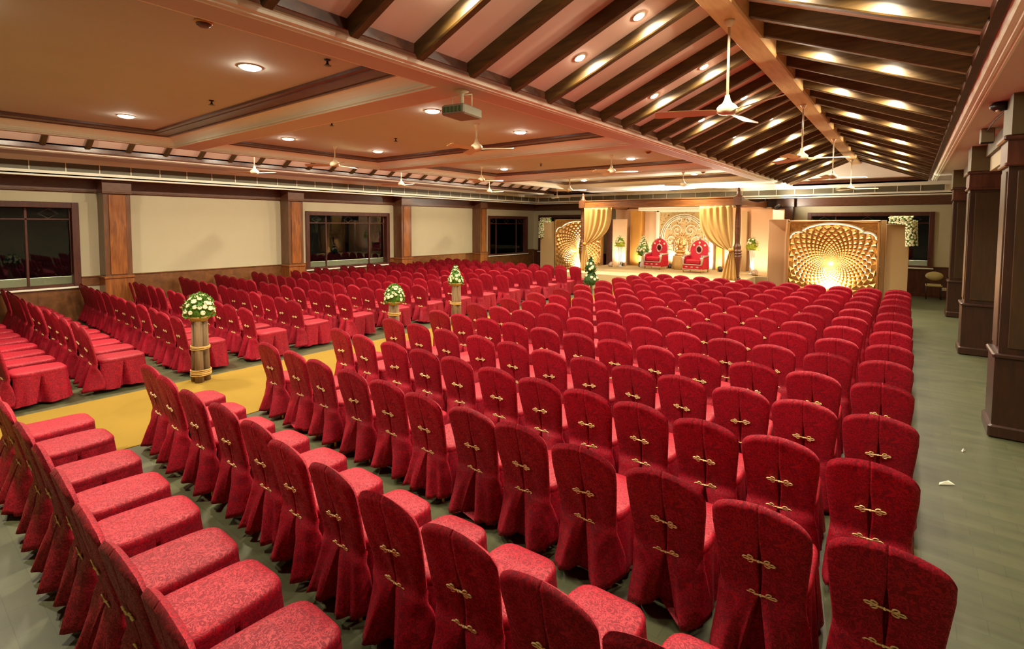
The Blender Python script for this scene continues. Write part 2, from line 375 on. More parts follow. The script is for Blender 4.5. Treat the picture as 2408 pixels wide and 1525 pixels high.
# ---- fascias with air grilles
def fascia(axis, pos, a, b, d, n, lab):
    mb = MB()
    t = .08*d
    def P(u0, u1, p0, p1, z0, z1, bev=.006):
        lo, hi = sorted((p0, p1))
        if axis == 'x': mb.bbox(lo, hi, u0, u1, z0, z1, bev)
        else: mb.bbox(u0, u1, lo, hi, z0, z1, bev)
    P(a, b, pos, pos-.1*d, 3.49, 3.625); P(a, b, pos+.02*d, pos-.1*d, 3.49, 3.53)
    P(a, b, pos-.03*d, pos-.1*d, 3.625, 3.825); P(a, b, pos, pos-.1*d, 3.825, 3.95)
    return struct('trim_%d' % n, mb, M['cream'], lab, 'fascia')
fascia('x', XL+.72, Y0, YF, 1, 6, 'cream fascia above the left wall')
fascia('y', YF, XL+.72, 1.2, -1, 7, 'cream fascia above the stage end wall')
def grille(axis, pos, a, b, d, label):
    t = thing('air_grille', label, 'air grille', (0, 0, 0))
    mb = MB(); L = b-a
    def P(m, u0, u1, p0, p1, z0, z1):
        lo, hi = sorted((pos+p0*d, pos+p1*d))
        if axis == 'x': m.box(lo, hi, u0, u1, z0, z1)
        else: m.box(u0, u1, lo, hi, z0, z1)
    P(mb, a, b, -.028, -.022, 3.63, 3.82)
    for k in range(7): P(mb, a, b, -.022, -.010, 3.637+k*.027, 3.643+k*.027)
    mb.build('slats', M['grille'], t)
    n = int(L/.62)
    for k in range(n+1):
        m2 = MB(); u = a+L*k/n; P(m2, u-.008, u+.008, -.022, -.006, 3.625, 3.825); m2.build('divider', M['cream'], t)
grille('x', XL+.72, Y0+.1, YF-.1, 1, 'long olive air grille in the fascia above the left wall')
grille('y', YF, XL+.82, .86, -1, 'long olive air grille in the fascia above the stage')
# soffits beside the fascias
mb = MB(); mb.box(XL, XL+.72, Y0, YB, 3.52, 3.56); mb.box(XL+.7, -14.62, Y0, YF, ZC, 4.05); 
mb.box(XL+.7, 1.2, YF-.02, YF+.08, ZC, 4.05); mb.box(XL, XR, YF, YB, 3.52, 3.56)
struct('ceiling_side', mb, M['soffit'], 'peach soffit strips beside the vaults', 'ceiling')

# ---- beams and coffers
ccy = [(-1.05, -.63), (3.95, 4.37), (8.95, 9.37), (13.95, 14.37), (18.55, 21.95)]
mb = MB()
mb.box(-4.13, -3.83, Y0, 21.98, ZC, ZC+.4)         # main beam
mb.box(-11.76, -11.66, Y0, 21.98, ZC, ZC+.4)
for a, b in ccy: mb.box(-11.67, -4.13, a, b, ZC, ZC+.4)
struct('trim_8', mb, M['soffit'], 'peach ceiling beams framing the coffers', 'ceiling beam')
mb = MB(); mb.box(-11.9, -4.0, Y0, 18.7, ZK, ZK+.1)
struct('ceiling', mb, M['ceil'], 'orange-brown coffered ceiling with round lamps', 'ceiling')
# coves (cream) and dark boards round every coffer
cb = [(Y0-.4, -1.05), (-.63, 3.95), (4.37, 8.95), (9.37, 13.95), (14.37, 18.55)]
mb = MB(); wd = MB()
def cove(mb, p):  # p(d, z, s): ring corner at inward offset d
    pass
for a, b in cb:
    X0, X1 = -11.67, -4.13
    prof = [(0, 0), (.018, .0), (.02, .012), (.006, .02), (.03, .03), (.034, .045), (.016, .055), (.03, .085), (.06, .12), (.1, .15), (.15, .17), (.16, .18), (.16, .2), (0, .2)]
    rings = []
    for d, z in prof: rings.append([(X0+d, a+d, ZC+z), (X1-d, a+d, ZC+z), (X1-d, b-d, ZC+z), (X0+d, b-d, ZC+z)])
    mb.loft(rings, 0, False, cap=False)
    d0, d1 = .16, .5
    r2 = [[(X0+d, a+d, z), (X1-d, a+d, z), (X1-d, b-d, z), (X0+d, b-d, z)] for d, z in ((d0, ZC+.172), (d0+.01, ZC+.168), (d0+.05, ZC+.168), (d0+.055, ZC+.18), (d1-.07, ZC+.18), (d1-.065, ZC+.19), (d1, ZC+.195), (d1, ZK+.02), (d0, ZK+.02), (d0, ZC+.172))]
    wd.loft(r2, 0, False, cap=False)
struct('trim_9', mb, M['cream'], 'cream coving inside the ceiling coffers', 'coving')
struct('trim_10', wd, M['coffwood'], 'dark wooden boards edging the coffer ceilings', 'ceiling board')
# mouldings along the vault eaves
def moulding(x0, sgn, n, label, w=.28):
    pr = [(0, 0), (0, -.006), (.022, -.008), (.03, .006), (.042, .006), (.05, -.004), (.066, -.002), (.074, .01), (.088, .008), (.115, .012), (.13, .03), (.15, .07), (.165, .085), (.165, .15), (0, .15)]
    mb = MB(); mb.extr([(x0+sgn*a, ZC+z) for a, z in (pr if sgn > 0 else list(reversed(pr)))], 'y', Y0, 21.98)
    struct('trim_%d' % n, mb, M['cream'], label, 'moulding')
moulding(-3.83, 1, 11, 'cream ridged moulding along the left edge of the main vault')
moulding(.64, -1, 12, 'cream ridged moulding along the right edge of the main vault')
moulding(-14.62, 1, 13, 'cream moulding along the small vault beside the left wall', .22)
struct('ceiling_right', MB().box(.62, 1.12, Y0, 21.98, ZC, ZC+.12), M['soffit'], 'brownish soffit over the right aisle', 'ceiling')

# ---- vaults
def vault(x0, x1, zr, name, lab, rw, ystart, pitch, small=False):
    xm = (x0+x1)/2; ze = 4.12 if small else 4.10
    mb = MB()
    th = .05
    ex = .0 if small else .12
    for (xa, xb) in ((x0-ex, xm), (x1+ex, xm)):
        za, zb = ze-ex*(zr-ze)/(xm-x0), zr
        mb.add([(xa, Y0, za), (xb, Y0, zb), (xb, YF, zb), (xa, YF, za), (xa, Y0, za+th), (xb, Y0, zb+th), (xb, YF, zb+th), (xa, YF, za+th)],
               [(0, 1, 2, 3), (4, 7, 6, 5), (0, 4, 5, 1), (3, 2, 6, 7), (0, 3, 7, 4), (1, 5, 6, 2)])
    v = struct(name, mb, M['pink'], lab, 'vaulted ceiling')
    # eave plates
    for xe, s in ((x0, 1), (x1, -1)):
        e = MB(); lo, hi = sorted((xe-.13*s, xe-(.0 if small else .05)*s))
        if small and s < 0: lo, hi = xe-.1, xe
        e.bbox(lo, hi, Y0, YF-.05, ZC+.05, 4.09 if small else ze+.02, .006); e.build('eave_plate', M['dkwood'], v)
    # rafters
    sl = (zr-ze)/(xm-x0); L = sqrt((xm-x0)**2+(zr-ze)**2)
    k = 0; y = ystart
    dep = .07 if small else .15; hw = rw/2
    meshes = []
    for s in (1, -1):
        xa = x0 if s > 0 else x1
        nx, nz = (sl*s, -1); q = sqrt(nx*nx+nz*nz); nx /= q; nz /= q
        q0 = .0 if small else -.07; a = Vector((xa+q0*s, 0, ze+q0*sl)); b = Vector((xm-.02*s, 0, zr-.02*sl))
        d = Vector((nx, 0, nz))*dep; c = .012
        rings = []
        for e in (a, b):
            base = e; rings.append([tuple(base+Vector((0, -hw, 0))), tuple(base+d*(1-c/dep)+Vector((0, -hw, 0))), tuple(base+d+Vector((0, -hw+c, 0))), tuple(base+d+Vector((0, hw-c, 0))), tuple(base+d*(1-c/dep)+Vector((0, hw, 0))), tuple(base+Vector((0, hw, 0)))])
        m = MB(); m.loft(rings, 0, False); meshes.append(m.mesh('rafter', [M['rafter']]))
    while y < YF-.1:
        for me in meshes: obj('rafter', me, v, (0, y, 0))
        y += pitch
    r = MB(); wr = .15 if not small else .1
    r.bbox(xm-wr, xm+wr, Y0, YF-.03, zr-.27, zr-.03, .02); r.build('ridge_beam', M['ridge'], v)
    # gable
    g = MB(); g.extr([(x0-.05, 3.94), (x1+.05, 3.94), (x1+.05, ze+.02), (xm, zr+.03), (x0-.05, ze+.02)], 'y', YF-.02, YF+.08)
    g.build('gable', M['gable'], v)
    g = MB(); g.bbox(x0, x1, YF-.06, YF-.02, ZC+.06, ZC+.16, .005); g.build('gable_board', M['dkwood'], v)
    return v
vault(VX0, VX1, 4.90, 'ceiling_vault', 'pink pitched ceiling with dark rafters above the right chair block', .09, 2.5-.7*8, .7)
vault(-14.4, -11.75, 4.86, 'ceiling_small_vault', 'narrow pitched ceiling with dark rafters beside the left wall', .10, 2.42-.75*7, .75, True)

# ---- columns on the right
collab = ['nearest dark wooden column at right edge, lit along its left side', 'middle dark wooden column on the right aisle', 'farthest dark wooden column, near the small beige chair']
mb = MB(); mb.box(1.12, 1.5, Y0, YF, 3.46, ZC+.12)
struct('trim_14', mb, M['wall'], 'cream lintel over the dark columns', 'lintel')
for (yy, xs), lab in zip(((8.0, .80), (12.87, .81), (17.97, .84)), collab):
    c = thing('column', lab, 'column', (xs+.33, yy+.33, 0), 0, kind='structure')
    h = .27
    m1 = MB(); m1.box(-h, h, -h, h, .96, 3.16); sh = m1.build('shaft', M['colwood'], c)
    m1 = MB(); m1.bbox(-h*.72, h*.72, -h-.014, -h+.01, 1.05, 3.08, .006); m1.bbox(-h-.014, -h+.01, -h*.72, h*.72, 1.05, 3.08, .006); m1.build('shaft_panel', M['colwood2'], sh)
    m1 = MB(); m1.box(-h-.03, h+.03, -h-.03, h+.03, 0, .95); m1.bbox(-h-.055, h+.055, -h-.055, h+.055, .93, .985, .014); m1.bbox(-h-.06, h+.06, -h-.06, h+.06, 0, .15, .02)
    m1.build('pedestal', M['colwood'], c)
    m1 = MB(); m1.box(-h-.02, h+.02, -h-.02, h+.02, 3.15, 3.44); m1.bbox(-h-.04, h+.04, -h-.04, h+.04, 3.13, 3.175, .012); m1.bbox(-h-.06, h+.06, -h-.06, h+.06, 3.42, 3.48, .016)
    m1.build('capital', M['frame'], c)
mb = MB(); mb.box(1.06, 1.12, Y0, YF, 3.72, ZC+.02)
struct('trim_15', mb, M['olive'], 'olive duct strip along the top of the right columns', 'duct')
for k, (yy) in enumerate((8.0, 12.87, 17.97)):
    mb = MB(); mb.box(.86, 1.2, yy-.0, yy+.72, 3.48, ZC)
    struct('trim_%d' % (16+k), mb, M['olive'], ['olive box above the nearest dark column', 'olive box above the middle dark column', 'olive box above the farthest dark column'][k], 'duct box')

# ------------------------------------------------------------------ lamps in the ceiling
def lamp_mesh(r, drop, mat, trimr):
    a = MB(); a.lathe([(trimr, 0), (trimr, -.008), (r*1.02, -.012), (r*1.0, 0)], n=28)
    b = MB(); b.ball((0, 0, -.004), r, r, drop, 28, 6, z0=-1, z1=.0)
    return a.mesh('trim_ring', [M['white']]), b.mesh('diffuser', [mat])
R1, D1 = lamp_mesh(.108, .035, M['lamp'], .125)
P1, P2 = 106., 36.
LD = {}
def downlight(t, r, dz, power):
    k = (r, power)
    if k not in LD:
        L = bpy.data.lights.new('downlight', 'AREA'); L.shape = 'DISK'; L.size = r*1.9; L.energy = power; L.color = (1., .87, .64); L.spread = math.radians(155 if r > .07 else 168); LD[k] = L
    o = bpy.data.objects.new('downlight', LD[k]); COL.objects.link(o); o.parent = t; o.location = (0, 0, dz)
def deg_order(n): return ['nearest', 'second', 'third', 'fourth', 'fifth', 'sixth', 'seventh', 'eighth', 'ninth', 'tenth', 'eleventh', 'twelfth', 'thirteenth', 'fourteenth', 'fifteenth'][n]
for k, yy in enumerate((.4, 2.72, 5.44, 7.66, 10.4, 12.45, 15.3, 17.4)):
    for side, xx in (('right', -5.8), ('left', -10.05)):
        nm = ['just outside the picture', 'in the nearest coffer', 'in second coffer, near edge', 'in second coffer, far edge', 'in third coffer, near edge', 'in third coffer, far edge', 'in fourth coffer, near edge', 'in fourth coffer, far edge'][k]
        t = thing('ceiling_lamp', 'round glowing ceiling lamp %s, %s row' % (nm, side), 'ceiling lamp', (xx, yy, ZK), group='round coffer lamps')
        obj('trim_ring', R1, t); obj('diffuser', D1, t); downlight(t, .1, -.045, P1)
R2, D2 = lamp_mesh(.052, .026, M['lamps'], .07)
VS = (4.90-4.10)/1.955
va = math.atan(VS)
for k in range(-1, 8):
    yy = 5.06+2.12*k
    for side, xo, hi in (('left', -3.0, 'lower'), ('left', -2.3, 'upper'), ('right', -.2, 'lower'), ('right', -.9, 'upper')):
        s = 1 if side == 'left' else -1
        z = 4.10+VS*((xo-VX0) if s > 0 else (VX1-xo))
        t = thing('vault_lamp', '%s small round spotlight in the %s %s slope of the pitched ceiling' % (deg_order(k+1), hi, side), 'spotlight', (xo, yy, z-.002), group='spotlights in the pitched ceiling')
        t.rotation_euler = (0, -va*s, 0)
        obj('trim_ring', R2, t); obj('diffuser', D2, t); downlight(t, .05, -.031, P2)

for k in range(11):  # added spotlights, unseen behind the edge beam, fill light for the left eaves
    t = thing('vault_lamp', '%s small unseen spotlight added for fill inside the narrow pitched ceiling by the left wall' % deg_order(k), 'spotlight', (-12.4, 2.42-.375+1.5*k*1.0, 4.12+(4.86-4.12)/1.325*.65-.004), group='added fill spotlights in the narrow vault')
    t.rotation_euler = (0, math.atan(.74/1.325), 0)
    obj('trim_ring', R2, t); obj('diffuser', D2, t); downlight(t, .05, -.031, P2)
# ------------------------------------------------------------------ fans
def fan_meshes():
    can = MB(); can.lathe([(.0, 0), (.055, 0), (.05, -.02), (.018, -.07), (.0, -.075)], n=16)
    mot = MB(); mot.lathe([(0, .16), (.022, .155), (.03, .11), (.05, .07), (.085, .045), (.105, .02), (.105, -.02), (.085, -.045), (.03, -.055), (0, -.056)], n=20)
    bl = MB()
    def fn(u, v):
        x = .09+v*.56; w = .05+.025*v if v > .12 else .02+.25*v
        y = (u-.5)*2*w*(1 if v < .97 else .8); return (x, y, -.02+.018*(u-.5)*2-.004*v)
    bl.grid(fn, 5, 12); n = len(bl.v)
    v2 = [(a, b, c-.006) for a, b, c in bl.v]; f2 = [tuple(reversed(f)) for f in bl.f]
    bl.add(v2, f2, 0, True)
    return [x.mesh(nm, [M['white']]) for x, nm in ((can, 'ceiling_cup'), (mot, 'motor'), (bl, 'blade'))]
FC, FM, FB = fan_meshes()
def fan(x, y, zt, zh, label, rz, sc=1.):
    t = thing('ceiling_fan', label, 'ceiling fan', (x, y, zt), rz, group='white ceiling fans')
    obj('ceiling_cup', FC, t)
    r = MB(); r.tube([(0, 0, -.05), (0, 0, zh-zt+.14)], .0135, 8); r.build('rod', M['white'], t)
    obj('motor', FM, t, (0, 0, zh-zt))
    for k in range(3):
        b = obj('blade', FB, t, (0, 0, zh-zt)); b.rotation_euler = (0, 0, k*2*pi/3); b.scale = (sc, sc, 1)
for k, (yy, rz) in enumerate(((5.8, 3.55), (10.6, .3), (15.25, .35), (20.3, .1))):
    fan(-1.6, yy, 4.63, 3.69, 'white ceiling fan on long rod under the ridge beam, %s from the camera' % deg_order(k), rz, 1.15)
for nm, x, y, rz in (('second coffer, right side', -5.97, 6.63, .5), ('second coffer, left side', -10.2, 6.6, -.35), ('third coffer, right side', -5.9, 11.55, .3),
                     ('third coffer, left side', -10.2, 11.55, .6), ('fourth coffer, right side', -5.9, 16.62, -.2), ('fourth coffer, left side', -10.3, 16.75, .2)):
    fan(x, y, ZK, 3.77, 'white ceiling fan hanging in the %s' % nm, rz)
for k, (yy, rz) in enumerate(((6.18, .4), (10.88, 0), (15.28, .2), (20.16, .5))):
    fan(-13.08, yy, 4.60, 3.73, 'white ceiling fan in the narrow left vault, %s from the camera' % deg_order(k), rz, .95)

# projector
t = thing('projector', 'grey projector hanging from a ceiling bracket beside the main beam', 'projector', (-4.0, 4.2, ZC), .18)
m = MB(); m.bbox(-.15, .15, -.19, .19, -.30, -.19, .015); m.build('body', M['greyplastic'], t)
m = MB()
for k in range(5): m.bbox(-.12+k*.05, -.085+k*.05, -.196, -.188, -.275, -.215, .003)
m.build('vent', M['leafdk'], t)
m = MB(); m.tube([(.06, .18, -.245), (.06, .215, -.245)], .035, 14); m.build('lens', M['black'], t)
m = MB(); m.lathe([(.075, 0), (.075, -.02), (.03, -.035), (.02, -.05), (.02, -.19)], n=14); m.tube([(-.13, 0, -.06), (-.13, 0, -.19)], .006, 6); m.tube([(.13, 0, -.06), (.13, 0, -.19)], .006, 6); m.tube([(-.13, 0, -.06), (.13, 0, -.06)], .006, 6)
m.build('bracket', M['white'], t)

# detectors and sprinklers
def sprink(x, y, label, z=ZK):
    t = thing('sprinkler', label, 'sprinkler', (x, y, z))
    m = MB(); m.lathe([(.035, 0), (.032, -.01), (.012, -.014), (.012, -.04), (.02, -.045), (.02, -.06), (.004, -.065)], n=12); sh = m.build('sprinkler_head', M['black'], t)
    m = MB(); m.lathe([(.04, -.062), (.042, -.066), (.0, -.07)], n=12); m.build('deflector', M['greyplastic'], sh)
sprink(-4.9, 3.1, 'small dark sprinkler in nearest coffer close to the main beam')
sprink(-7.82, 3.12, 'small dark sprinkler in the middle of the nearest coffer far side')
sprink(-7.83, 5.02, 'small dark sprinkler in second coffer near side')
sprink(-8.26, 6.74, 'small dark sprinkler in the middle of the second coffer')
sprink(-10.42, 4.83, 'small dark sprinkler in second coffer near left corner')
sprink(-8.37, 12.04, 'small dark sprinkler in the middle of the third coffer')
def detector(x, y, label, z=ZK, r=.07):
    t = thing('smoke_detector', label, 'smoke detector', (x, y, z))
    m = MB(); m.lathe([(r, 0), (r, -.018), (r*.85, -.022)], n=20); m.build('mount_ring', M['goldmat'], t)
    m = MB(); m.lathe([(r*.82, -.02), (r*.8, -.035), (r*.5, -.05), (0, -.055)], n=20); m.build('detector_cap', M['coffwood'], t)
detector(-4.83, 1.88, 'round brown smoke detector on nearest coffer ceiling')
detector(-4.92, 11.5, 'round brown smoke detector on third coffer ceiling')
detector(-5.35, 16.9, 'round brown smoke detector on fourth coffer ceiling')
# security camera with cable
t = thing('security_camera', 'black dome security camera under the right soffit', 'security camera', (.8, 8.5, ZC))
m = MB(); m.lathe([(.05, 0), (.065, -.02), (.08, -.04), (.075, -.075), (.05, -.1), (0, -.115)], n=20, sx=1.25); m.build('housing', M['black'], t)
m = MB(); m.ball((-.02, -.03, -.1), .022, n=10, m=6); m.build('camera_lens', M['white'], t)
m = MB(); m.tube([(.8+.08, 8.5, ZC-.02), (.95, 8.3, ZC-.04), (1.0, 8.1, ZC-.01), (.94, 8.6, ZC-.012), (.88, 9.8, ZC-.012), (.87, 10.6, ZC-.05)], .009, 6)
tag(m.build('camera_cable', M['black']), 'thin black cable running along the right soffit from the dome camera', 'cable')
t = thing('junction_box', 'small grey junction box at the edge of the right soffit', 'junction box', (.9, 10.7, ZC))
m = MB(); m.bbox(-.1, .06, -.09, .09, -.22, 0, .01); m.build('box_body', M['greyplastic'], t)
m = MB(); m.bbox(-.1, .05, -.092, -.04, -.235, -.205, .006); m.build('lower_slot', M['black'], t)

# ------------------------------------------------------------------ red covered chairs
def back_mesh(var, lo=False):
    rnd = random.Random(100+var)
    ph = [rnd.uniform(0, 6.28) for _ in range(6)]; sk = rnd.uniform(-.012, .012)
    Wt = [(.03, .262), (.12, .255), (.25, .243), (.38, .225), (.43, .220), (.52, .226), (.64, .238), (.76, .25), (.86, .25), (.96, .246)]
    def Wf(z):
        for (a, wa), (b, wb) in zip(Wt, Wt[1:]):
            if z <= b: return wa+(wb-wa)*max(0, (z-a))/(b-a)
        return Wt[-1][1]
    def yc(z):
        if z > .42: return -.238-.115*((z-.42)/.53)**1.1
        return -.238-.10*((.42-z)/.38)**.75
    us = [-1, -.995, -.975, -.95, -.88, -.76, -.62, -.48, -.34, -.22, -.12, -.05, 'e-', 'i-', 0, 'i+', 'e+', .05, .12, .22, .34, .48, .62, .76, .88, .95, .975, .995, 1]
    if lo: us = [-1, -.9, -.6, -.3, -.1, 'e-', 'i-', 'i+', 'e+', .1, .3, .6, .9, 1]
    nv = 12 if lo else 34
    def sl(z):
        if z > .74: return 0.0012
        if z > .405: return .0025+.010*sin(pi*(z-.405)/.335)
        return .0025+.080*((.405-z)/.36)**.85
    def ztop(u): return .958-.062*abs(u)**2.0-.05*abs(u)**12
    mb = MB(); rear = []; front = []
    for j in range(nv):
        v = j/(nv-1); hem = .055+.012*sin(ph[0])
        rr = []; ff = []
        for u in us:
            if isinstance(u, str): uu = 0.; sg = -1 if '-' in u else 1
            else: uu = float(u); sg = -1 if u < 0 else 1
            zt = ztop(uu); z0 = hem+.012*sin(5*uu+ph[1])
            z = z0+(zt-z0)*(v**.94)
            w = Wf(z); s_ = sl(z)
            tt = .027*sqrt(max(0, 1-abs(uu)**10))*(1 if v < .965 else sqrt(max(0, 1-((v-.965)/.035)**2)))
            if isinstance(u, str):
                x = sg*(s_ if u[0] == 'e' else s_*.75+.0003); dy = 0 if u[0] == 'e' else min(.085, .025+s_*1.6) if z < .74 else .004
            elif u == 0: x = 0; dy = min(.085, .025+s_*1.6) if z < .74 else .0005
            else: x = sg*(s_+abs(uu)*(w-s_)); dy = 0
            low = max(0, (.42-z)/.38)
            fold = low*(.024*sin(7*uu+ph[2])+.018*sin(12*uu+ph[3])+.016*sin(3.1*uu+ph[4]))+.012*exp(-((z-.375)/.035)**2)*(abs(uu)**.7)
            wr = .0035*sin(9*uu+14*z+ph[5])*(1 if z < .9 else 0)
            y = yc(z)-tt-fold-wr+dy-.02*low*(1-abs(uu)**3)+.11*min(1, low*1.6)*abs(uu)**5
            rr.append((x+sk*low, y, z)); ff.append((x, yc(z)+tt if z > .45 else y+.014, z))
        rear.append(rr); front.append(list(reversed(ff)))
    rings = [a+b for a, b in zip(rear, front)]
    mb.loft(rings, 0, True, cap=True)
    return mb.mesh('backrest', [M['red']])
def sup(a, rx, ry, n=5.):
    c, s_ = cos(a), sin(a)
    return rx*math.copysign(abs(c)**(2/n), c), ry*math.copysign(abs(s_)**(2/n), s_)
def ring_pts(n, a0=0., span=2*pi, closed=True):
    # evenly spaced points along a rounded-square outline (unit half sizes)
    D = 6000; raw = [sup(a0+span*i/D, .222, .285, 5.5) for i in range(D+1)]
    # add dense points where the outline is flat
    dense = []
    for p, q in zip(raw, raw[1:]):
        L = math.hypot(q[0]-p[0], q[1]-p[1]); k = max(1, int(L/.001))
        for j in range(k): dense.append((p[0]+(q[0]-p[0])*j/k, p[1]+(q[1]-p[1])*j/k))
    dense.append(raw[-1])
    acc = [0]
    for p, q in zip(dense, dense[1:]): acc.append(acc[-1]+math.hypot(q[0]-p[0], q[1]-p[1]))
    out = []; m = 0; N_ = n if closed else n
    for i in range(n if closed else n+1):
        t = acc[-1]*i/n
        while m < len(acc)-1 and acc[m] < t: m += 1
        out.append((dense[m][0]/.222, dense[m][1]/.285))
    return out
def seat_mesh(var, lo=False):
    rnd = random.Random(var); n = 20 if lo else 44
    mb = MB(); rings = []; RP = ring_pts(n)
    for z, k in ((.395, .985), (.40, 1.), (.445, 1.0), (.462, .992), (.474, .965), (.482, .90), (.487, .7), (.4885, .35), (.489, .02)):
        rings.append([(lambda q: (q[0]*(1.03-.22*(q[1]+.28)), q[1]+.075, z+(.004*sin(9*q[0]+var)*sin(8*q[1]+var) if z > .47 else 0)))((RP[i][0]*.222*k, RP[i][1]*.285*k)) for i in range(n)])
    mb.loft(rings, 0, True)
    return mb.mesh('seat', [M['red']])
def skirt_mesh(var, lo=False):
    rnd = random.Random(300+var); n = 60 if lo else 230; ph = [rnd.uniform(0, 6) for _ in range(4)]
    mb = MB(); nz = 5 if lo else 9
    rings = []; RP = ring_pts(n, -pi*.5-.5, -(2*pi-1.), False)
    for k in range(nz):
        t = k/(nz-1); z = .425-t*.375
        row = []
        for i in range(n+1):
            # from rear left round the front to rear right
            x, y = RP[i][0]*(.222+.02*t), RP[i][1]*(.285+.03*t); a = math.atan2(y/.285, x/.222)
            x *= (1.03-.22*(y+.28)*(1-.5*t)); y += .075
            nx, ny = x/.22, (y)/.24; q = sqrt(nx*nx+ny*ny) or 1; nx /= q; ny /= q
            f = t*(.008*sin(a*17+ph[0])+.007*sin(a*9+ph[1]))
            # inverted pleats at mid sides and mid front
            for (cx, cy) in ((-.24, .08), (.24, .08), (0, .36)):
                d = abs(y-cy) if cx else abs(x-cx)
                on = (x*cx > 0 and abs(x) > .15) if cx else y > .18
                wv = .003+.054*t
                if on and d < wv*1.15: f -= (.095*min(1, t*2.2))*min(1, (wv*1.15-d)/(.35*wv))
            row.append((x+nx*f, y+ny*f, z+.01*t*sin(a*5+ph[2])))
        rings.append(row)
    mb.loft(rings, 0, True, cap=False, closed=False)
    return mb.mesh('skirt', [M['red']])
def clasp_mesh():
    mb = MB()
    for s in (-1, 1):
        for cx, cz, rx, rz, tl in ((.042, .012, .014, .008, .35), (.042, -.012, .014, .008, -.35), (.066, 0, .017, .0075, 0)):
            pts = []
            for k in range(10):
                a = 2*pi*k/10; u, w = rx*cos(a), rz*sin(a)
                pts.append((s*(cx+u*cos(tl)-w*sin(tl)), 0, cz+u*sin(tl)+w*cos(tl)))
            mb.tube(pts, .0040, 5, closed=True)
        mb.tube([(0, 0, 0), (s*.018, -.001, .001), (s*.034, 0, 0)], .0050, 5)
    mb.ball((0, -.002, 0), .0075, n=8, m=6)
    return mb.mesh('clasp', [M['gold_cord']])
def leg_mesh():
    mb = MB(); mb.tube([(0, 0, 0), (0, 0, .012), (0, 0, .38)], [.014, .012, .011], 8); return mb.mesh('leg', [M['brass']])
BM = [back_mesh(i) for i in range(4)]; SM = [seat_mesh(i) for i in range(3)]; KM = [skirt_mesh(i) for i in range(3)]
CM = clasp_mesh(); LM = leg_mesh()
def ordn(n): return ['first', 'second', 'third', 'fourth', 'fifth', 'sixth', 'seventh', 'eighth', 'ninth', 'tenth', 'eleventh', 'twelfth', 'thirteenth', 'fourteenth', 'fifteenth'][n]
chairs = []   # (x, y_apex, block, row, seat)
RX = {0: [-5.91-.6, -5.88, -5.15, -4.52, -3.94, -3.35, -2.84, -2.31, -1.76],
      1: [-6.28, -5.68, -5.03, -4.44, -3.85, -3.35, -2.83, -2.29, -1.80, -1.21, -.70],
      2: [-6.307, -5.64, -5.08, -4.465, -3.92, -3.345, -2.78, -2.258, -1.70, -1.139, -.575, -.02],
      3: [-6.383, -5.752, -5.125, -4.539, -3.997, -3.378, -2.81, -2.278, -1.759, -1.209, -.67, -.13],
      4: [-6.425, -5.789, -5.167, -4.531, -3.956, -3.364, -2.82, -2.27, -1.74, -1.2, -.67, -.15]}
RY = [.63, 1.66, 2.87, 3.89, 4.88, 5.9, 6.91, 7.9, 8.91, 9.94, 10.94, 12.05, 13.05, 13.95, 14.85]
slope = [.005, .018, .032, .036, .035, .03, .03, .03, .025, .025, .02, .02, .02, .02, .02]
for r in range(15):
    xs = RX.get(r) or [-6.42+.569*i for i in range(12)]
    for i in range(1, len(xs)): xs[i] = max(xs[i], xs[i-1]+.535)
    for i, x in enumerate(xs): chairs.append((x, RY[r]+slope[r]*(-.15-x), 'right', r, i))
LY = [.96, 1.88, 3.03, 4.12, 5.1, 6.2, 7.28, 8.35, 9.4, 10.42, 11.55, 12.6, 13.5, 14.75, 15.65]
LXs = [-9.24, -9.87, -10.45, -11.1, -11.72, -12.32, -12.9, -13.62, -14.22, -14.8, -15.35, -15.88]
lsl = [-.01, 0, .03, .01, .045, .02, .02, .02, .02, .02, .02, .02, .02, .02, .02]
offs = [0, 0, 0, 0, -.17, -.2, -.25, -.22, -.2, -.2, -.2, -.2, -.12, -.2, -.15]
for r in range(15):
    for i, x in enumerate(LXs):
        xx = x+offs[r]*(1-i/11.)
        chairs.append((xx, LY[r]+lsl[r]*(-9.3-xx), 'left', r, i))
rnd = random.Random(11)
chairs = [c for c in chairs if not (c[2] == 'left' and c[3] == 0 and c[4] > 9)]
chairs.sort(key=lambda c: c[0]**2+c[1]**2)
NIND = 300
for idx, (x, y, blk, r, i) in enumerate(chairs[:NIND]):
    lab = 'red damask covered chair %s of carpet, %s row from camera, %s seat from carpet' % (blk, 'nearest' if r == 0 else ordn(r), 'nearest' if i == (0) else ordn(i))
    jx, jy, jr = (rnd.uniform(-.012, .012), rnd.uniform(-.02, .02), rnd.uniform(-.035, .035))
    c = thing('banquet_chair', lab, 'chair', (x+jx, y+.372+jy, 0), jr, group='red covered banquet chairs')
    d = sqrt(x*x+y*y)
    bk = obj('backrest', BM[rnd.randrange(4)], c); obj('seat', SM[rnd.randrange(3)], c); obj('skirt', KM[rnd.randrange(3)], c)
    if d < 13.5:
        for z in (.622, .41):
            k = obj('clasp', CM, bk, (rnd.uniform(-.006, .006), -.238-.115*(max(0, z-.42)/.53)**1.1-.036, z)); k.rotation_euler = (.22, rnd.uniform(-.12, .12), 0)
    if d < 7.5:
        for lx, ly in ((-.19, -.26), (.19, -.26), (-.17, .3), (.17, .3)): obj('leg', LM, c, (lx, ly, 0))
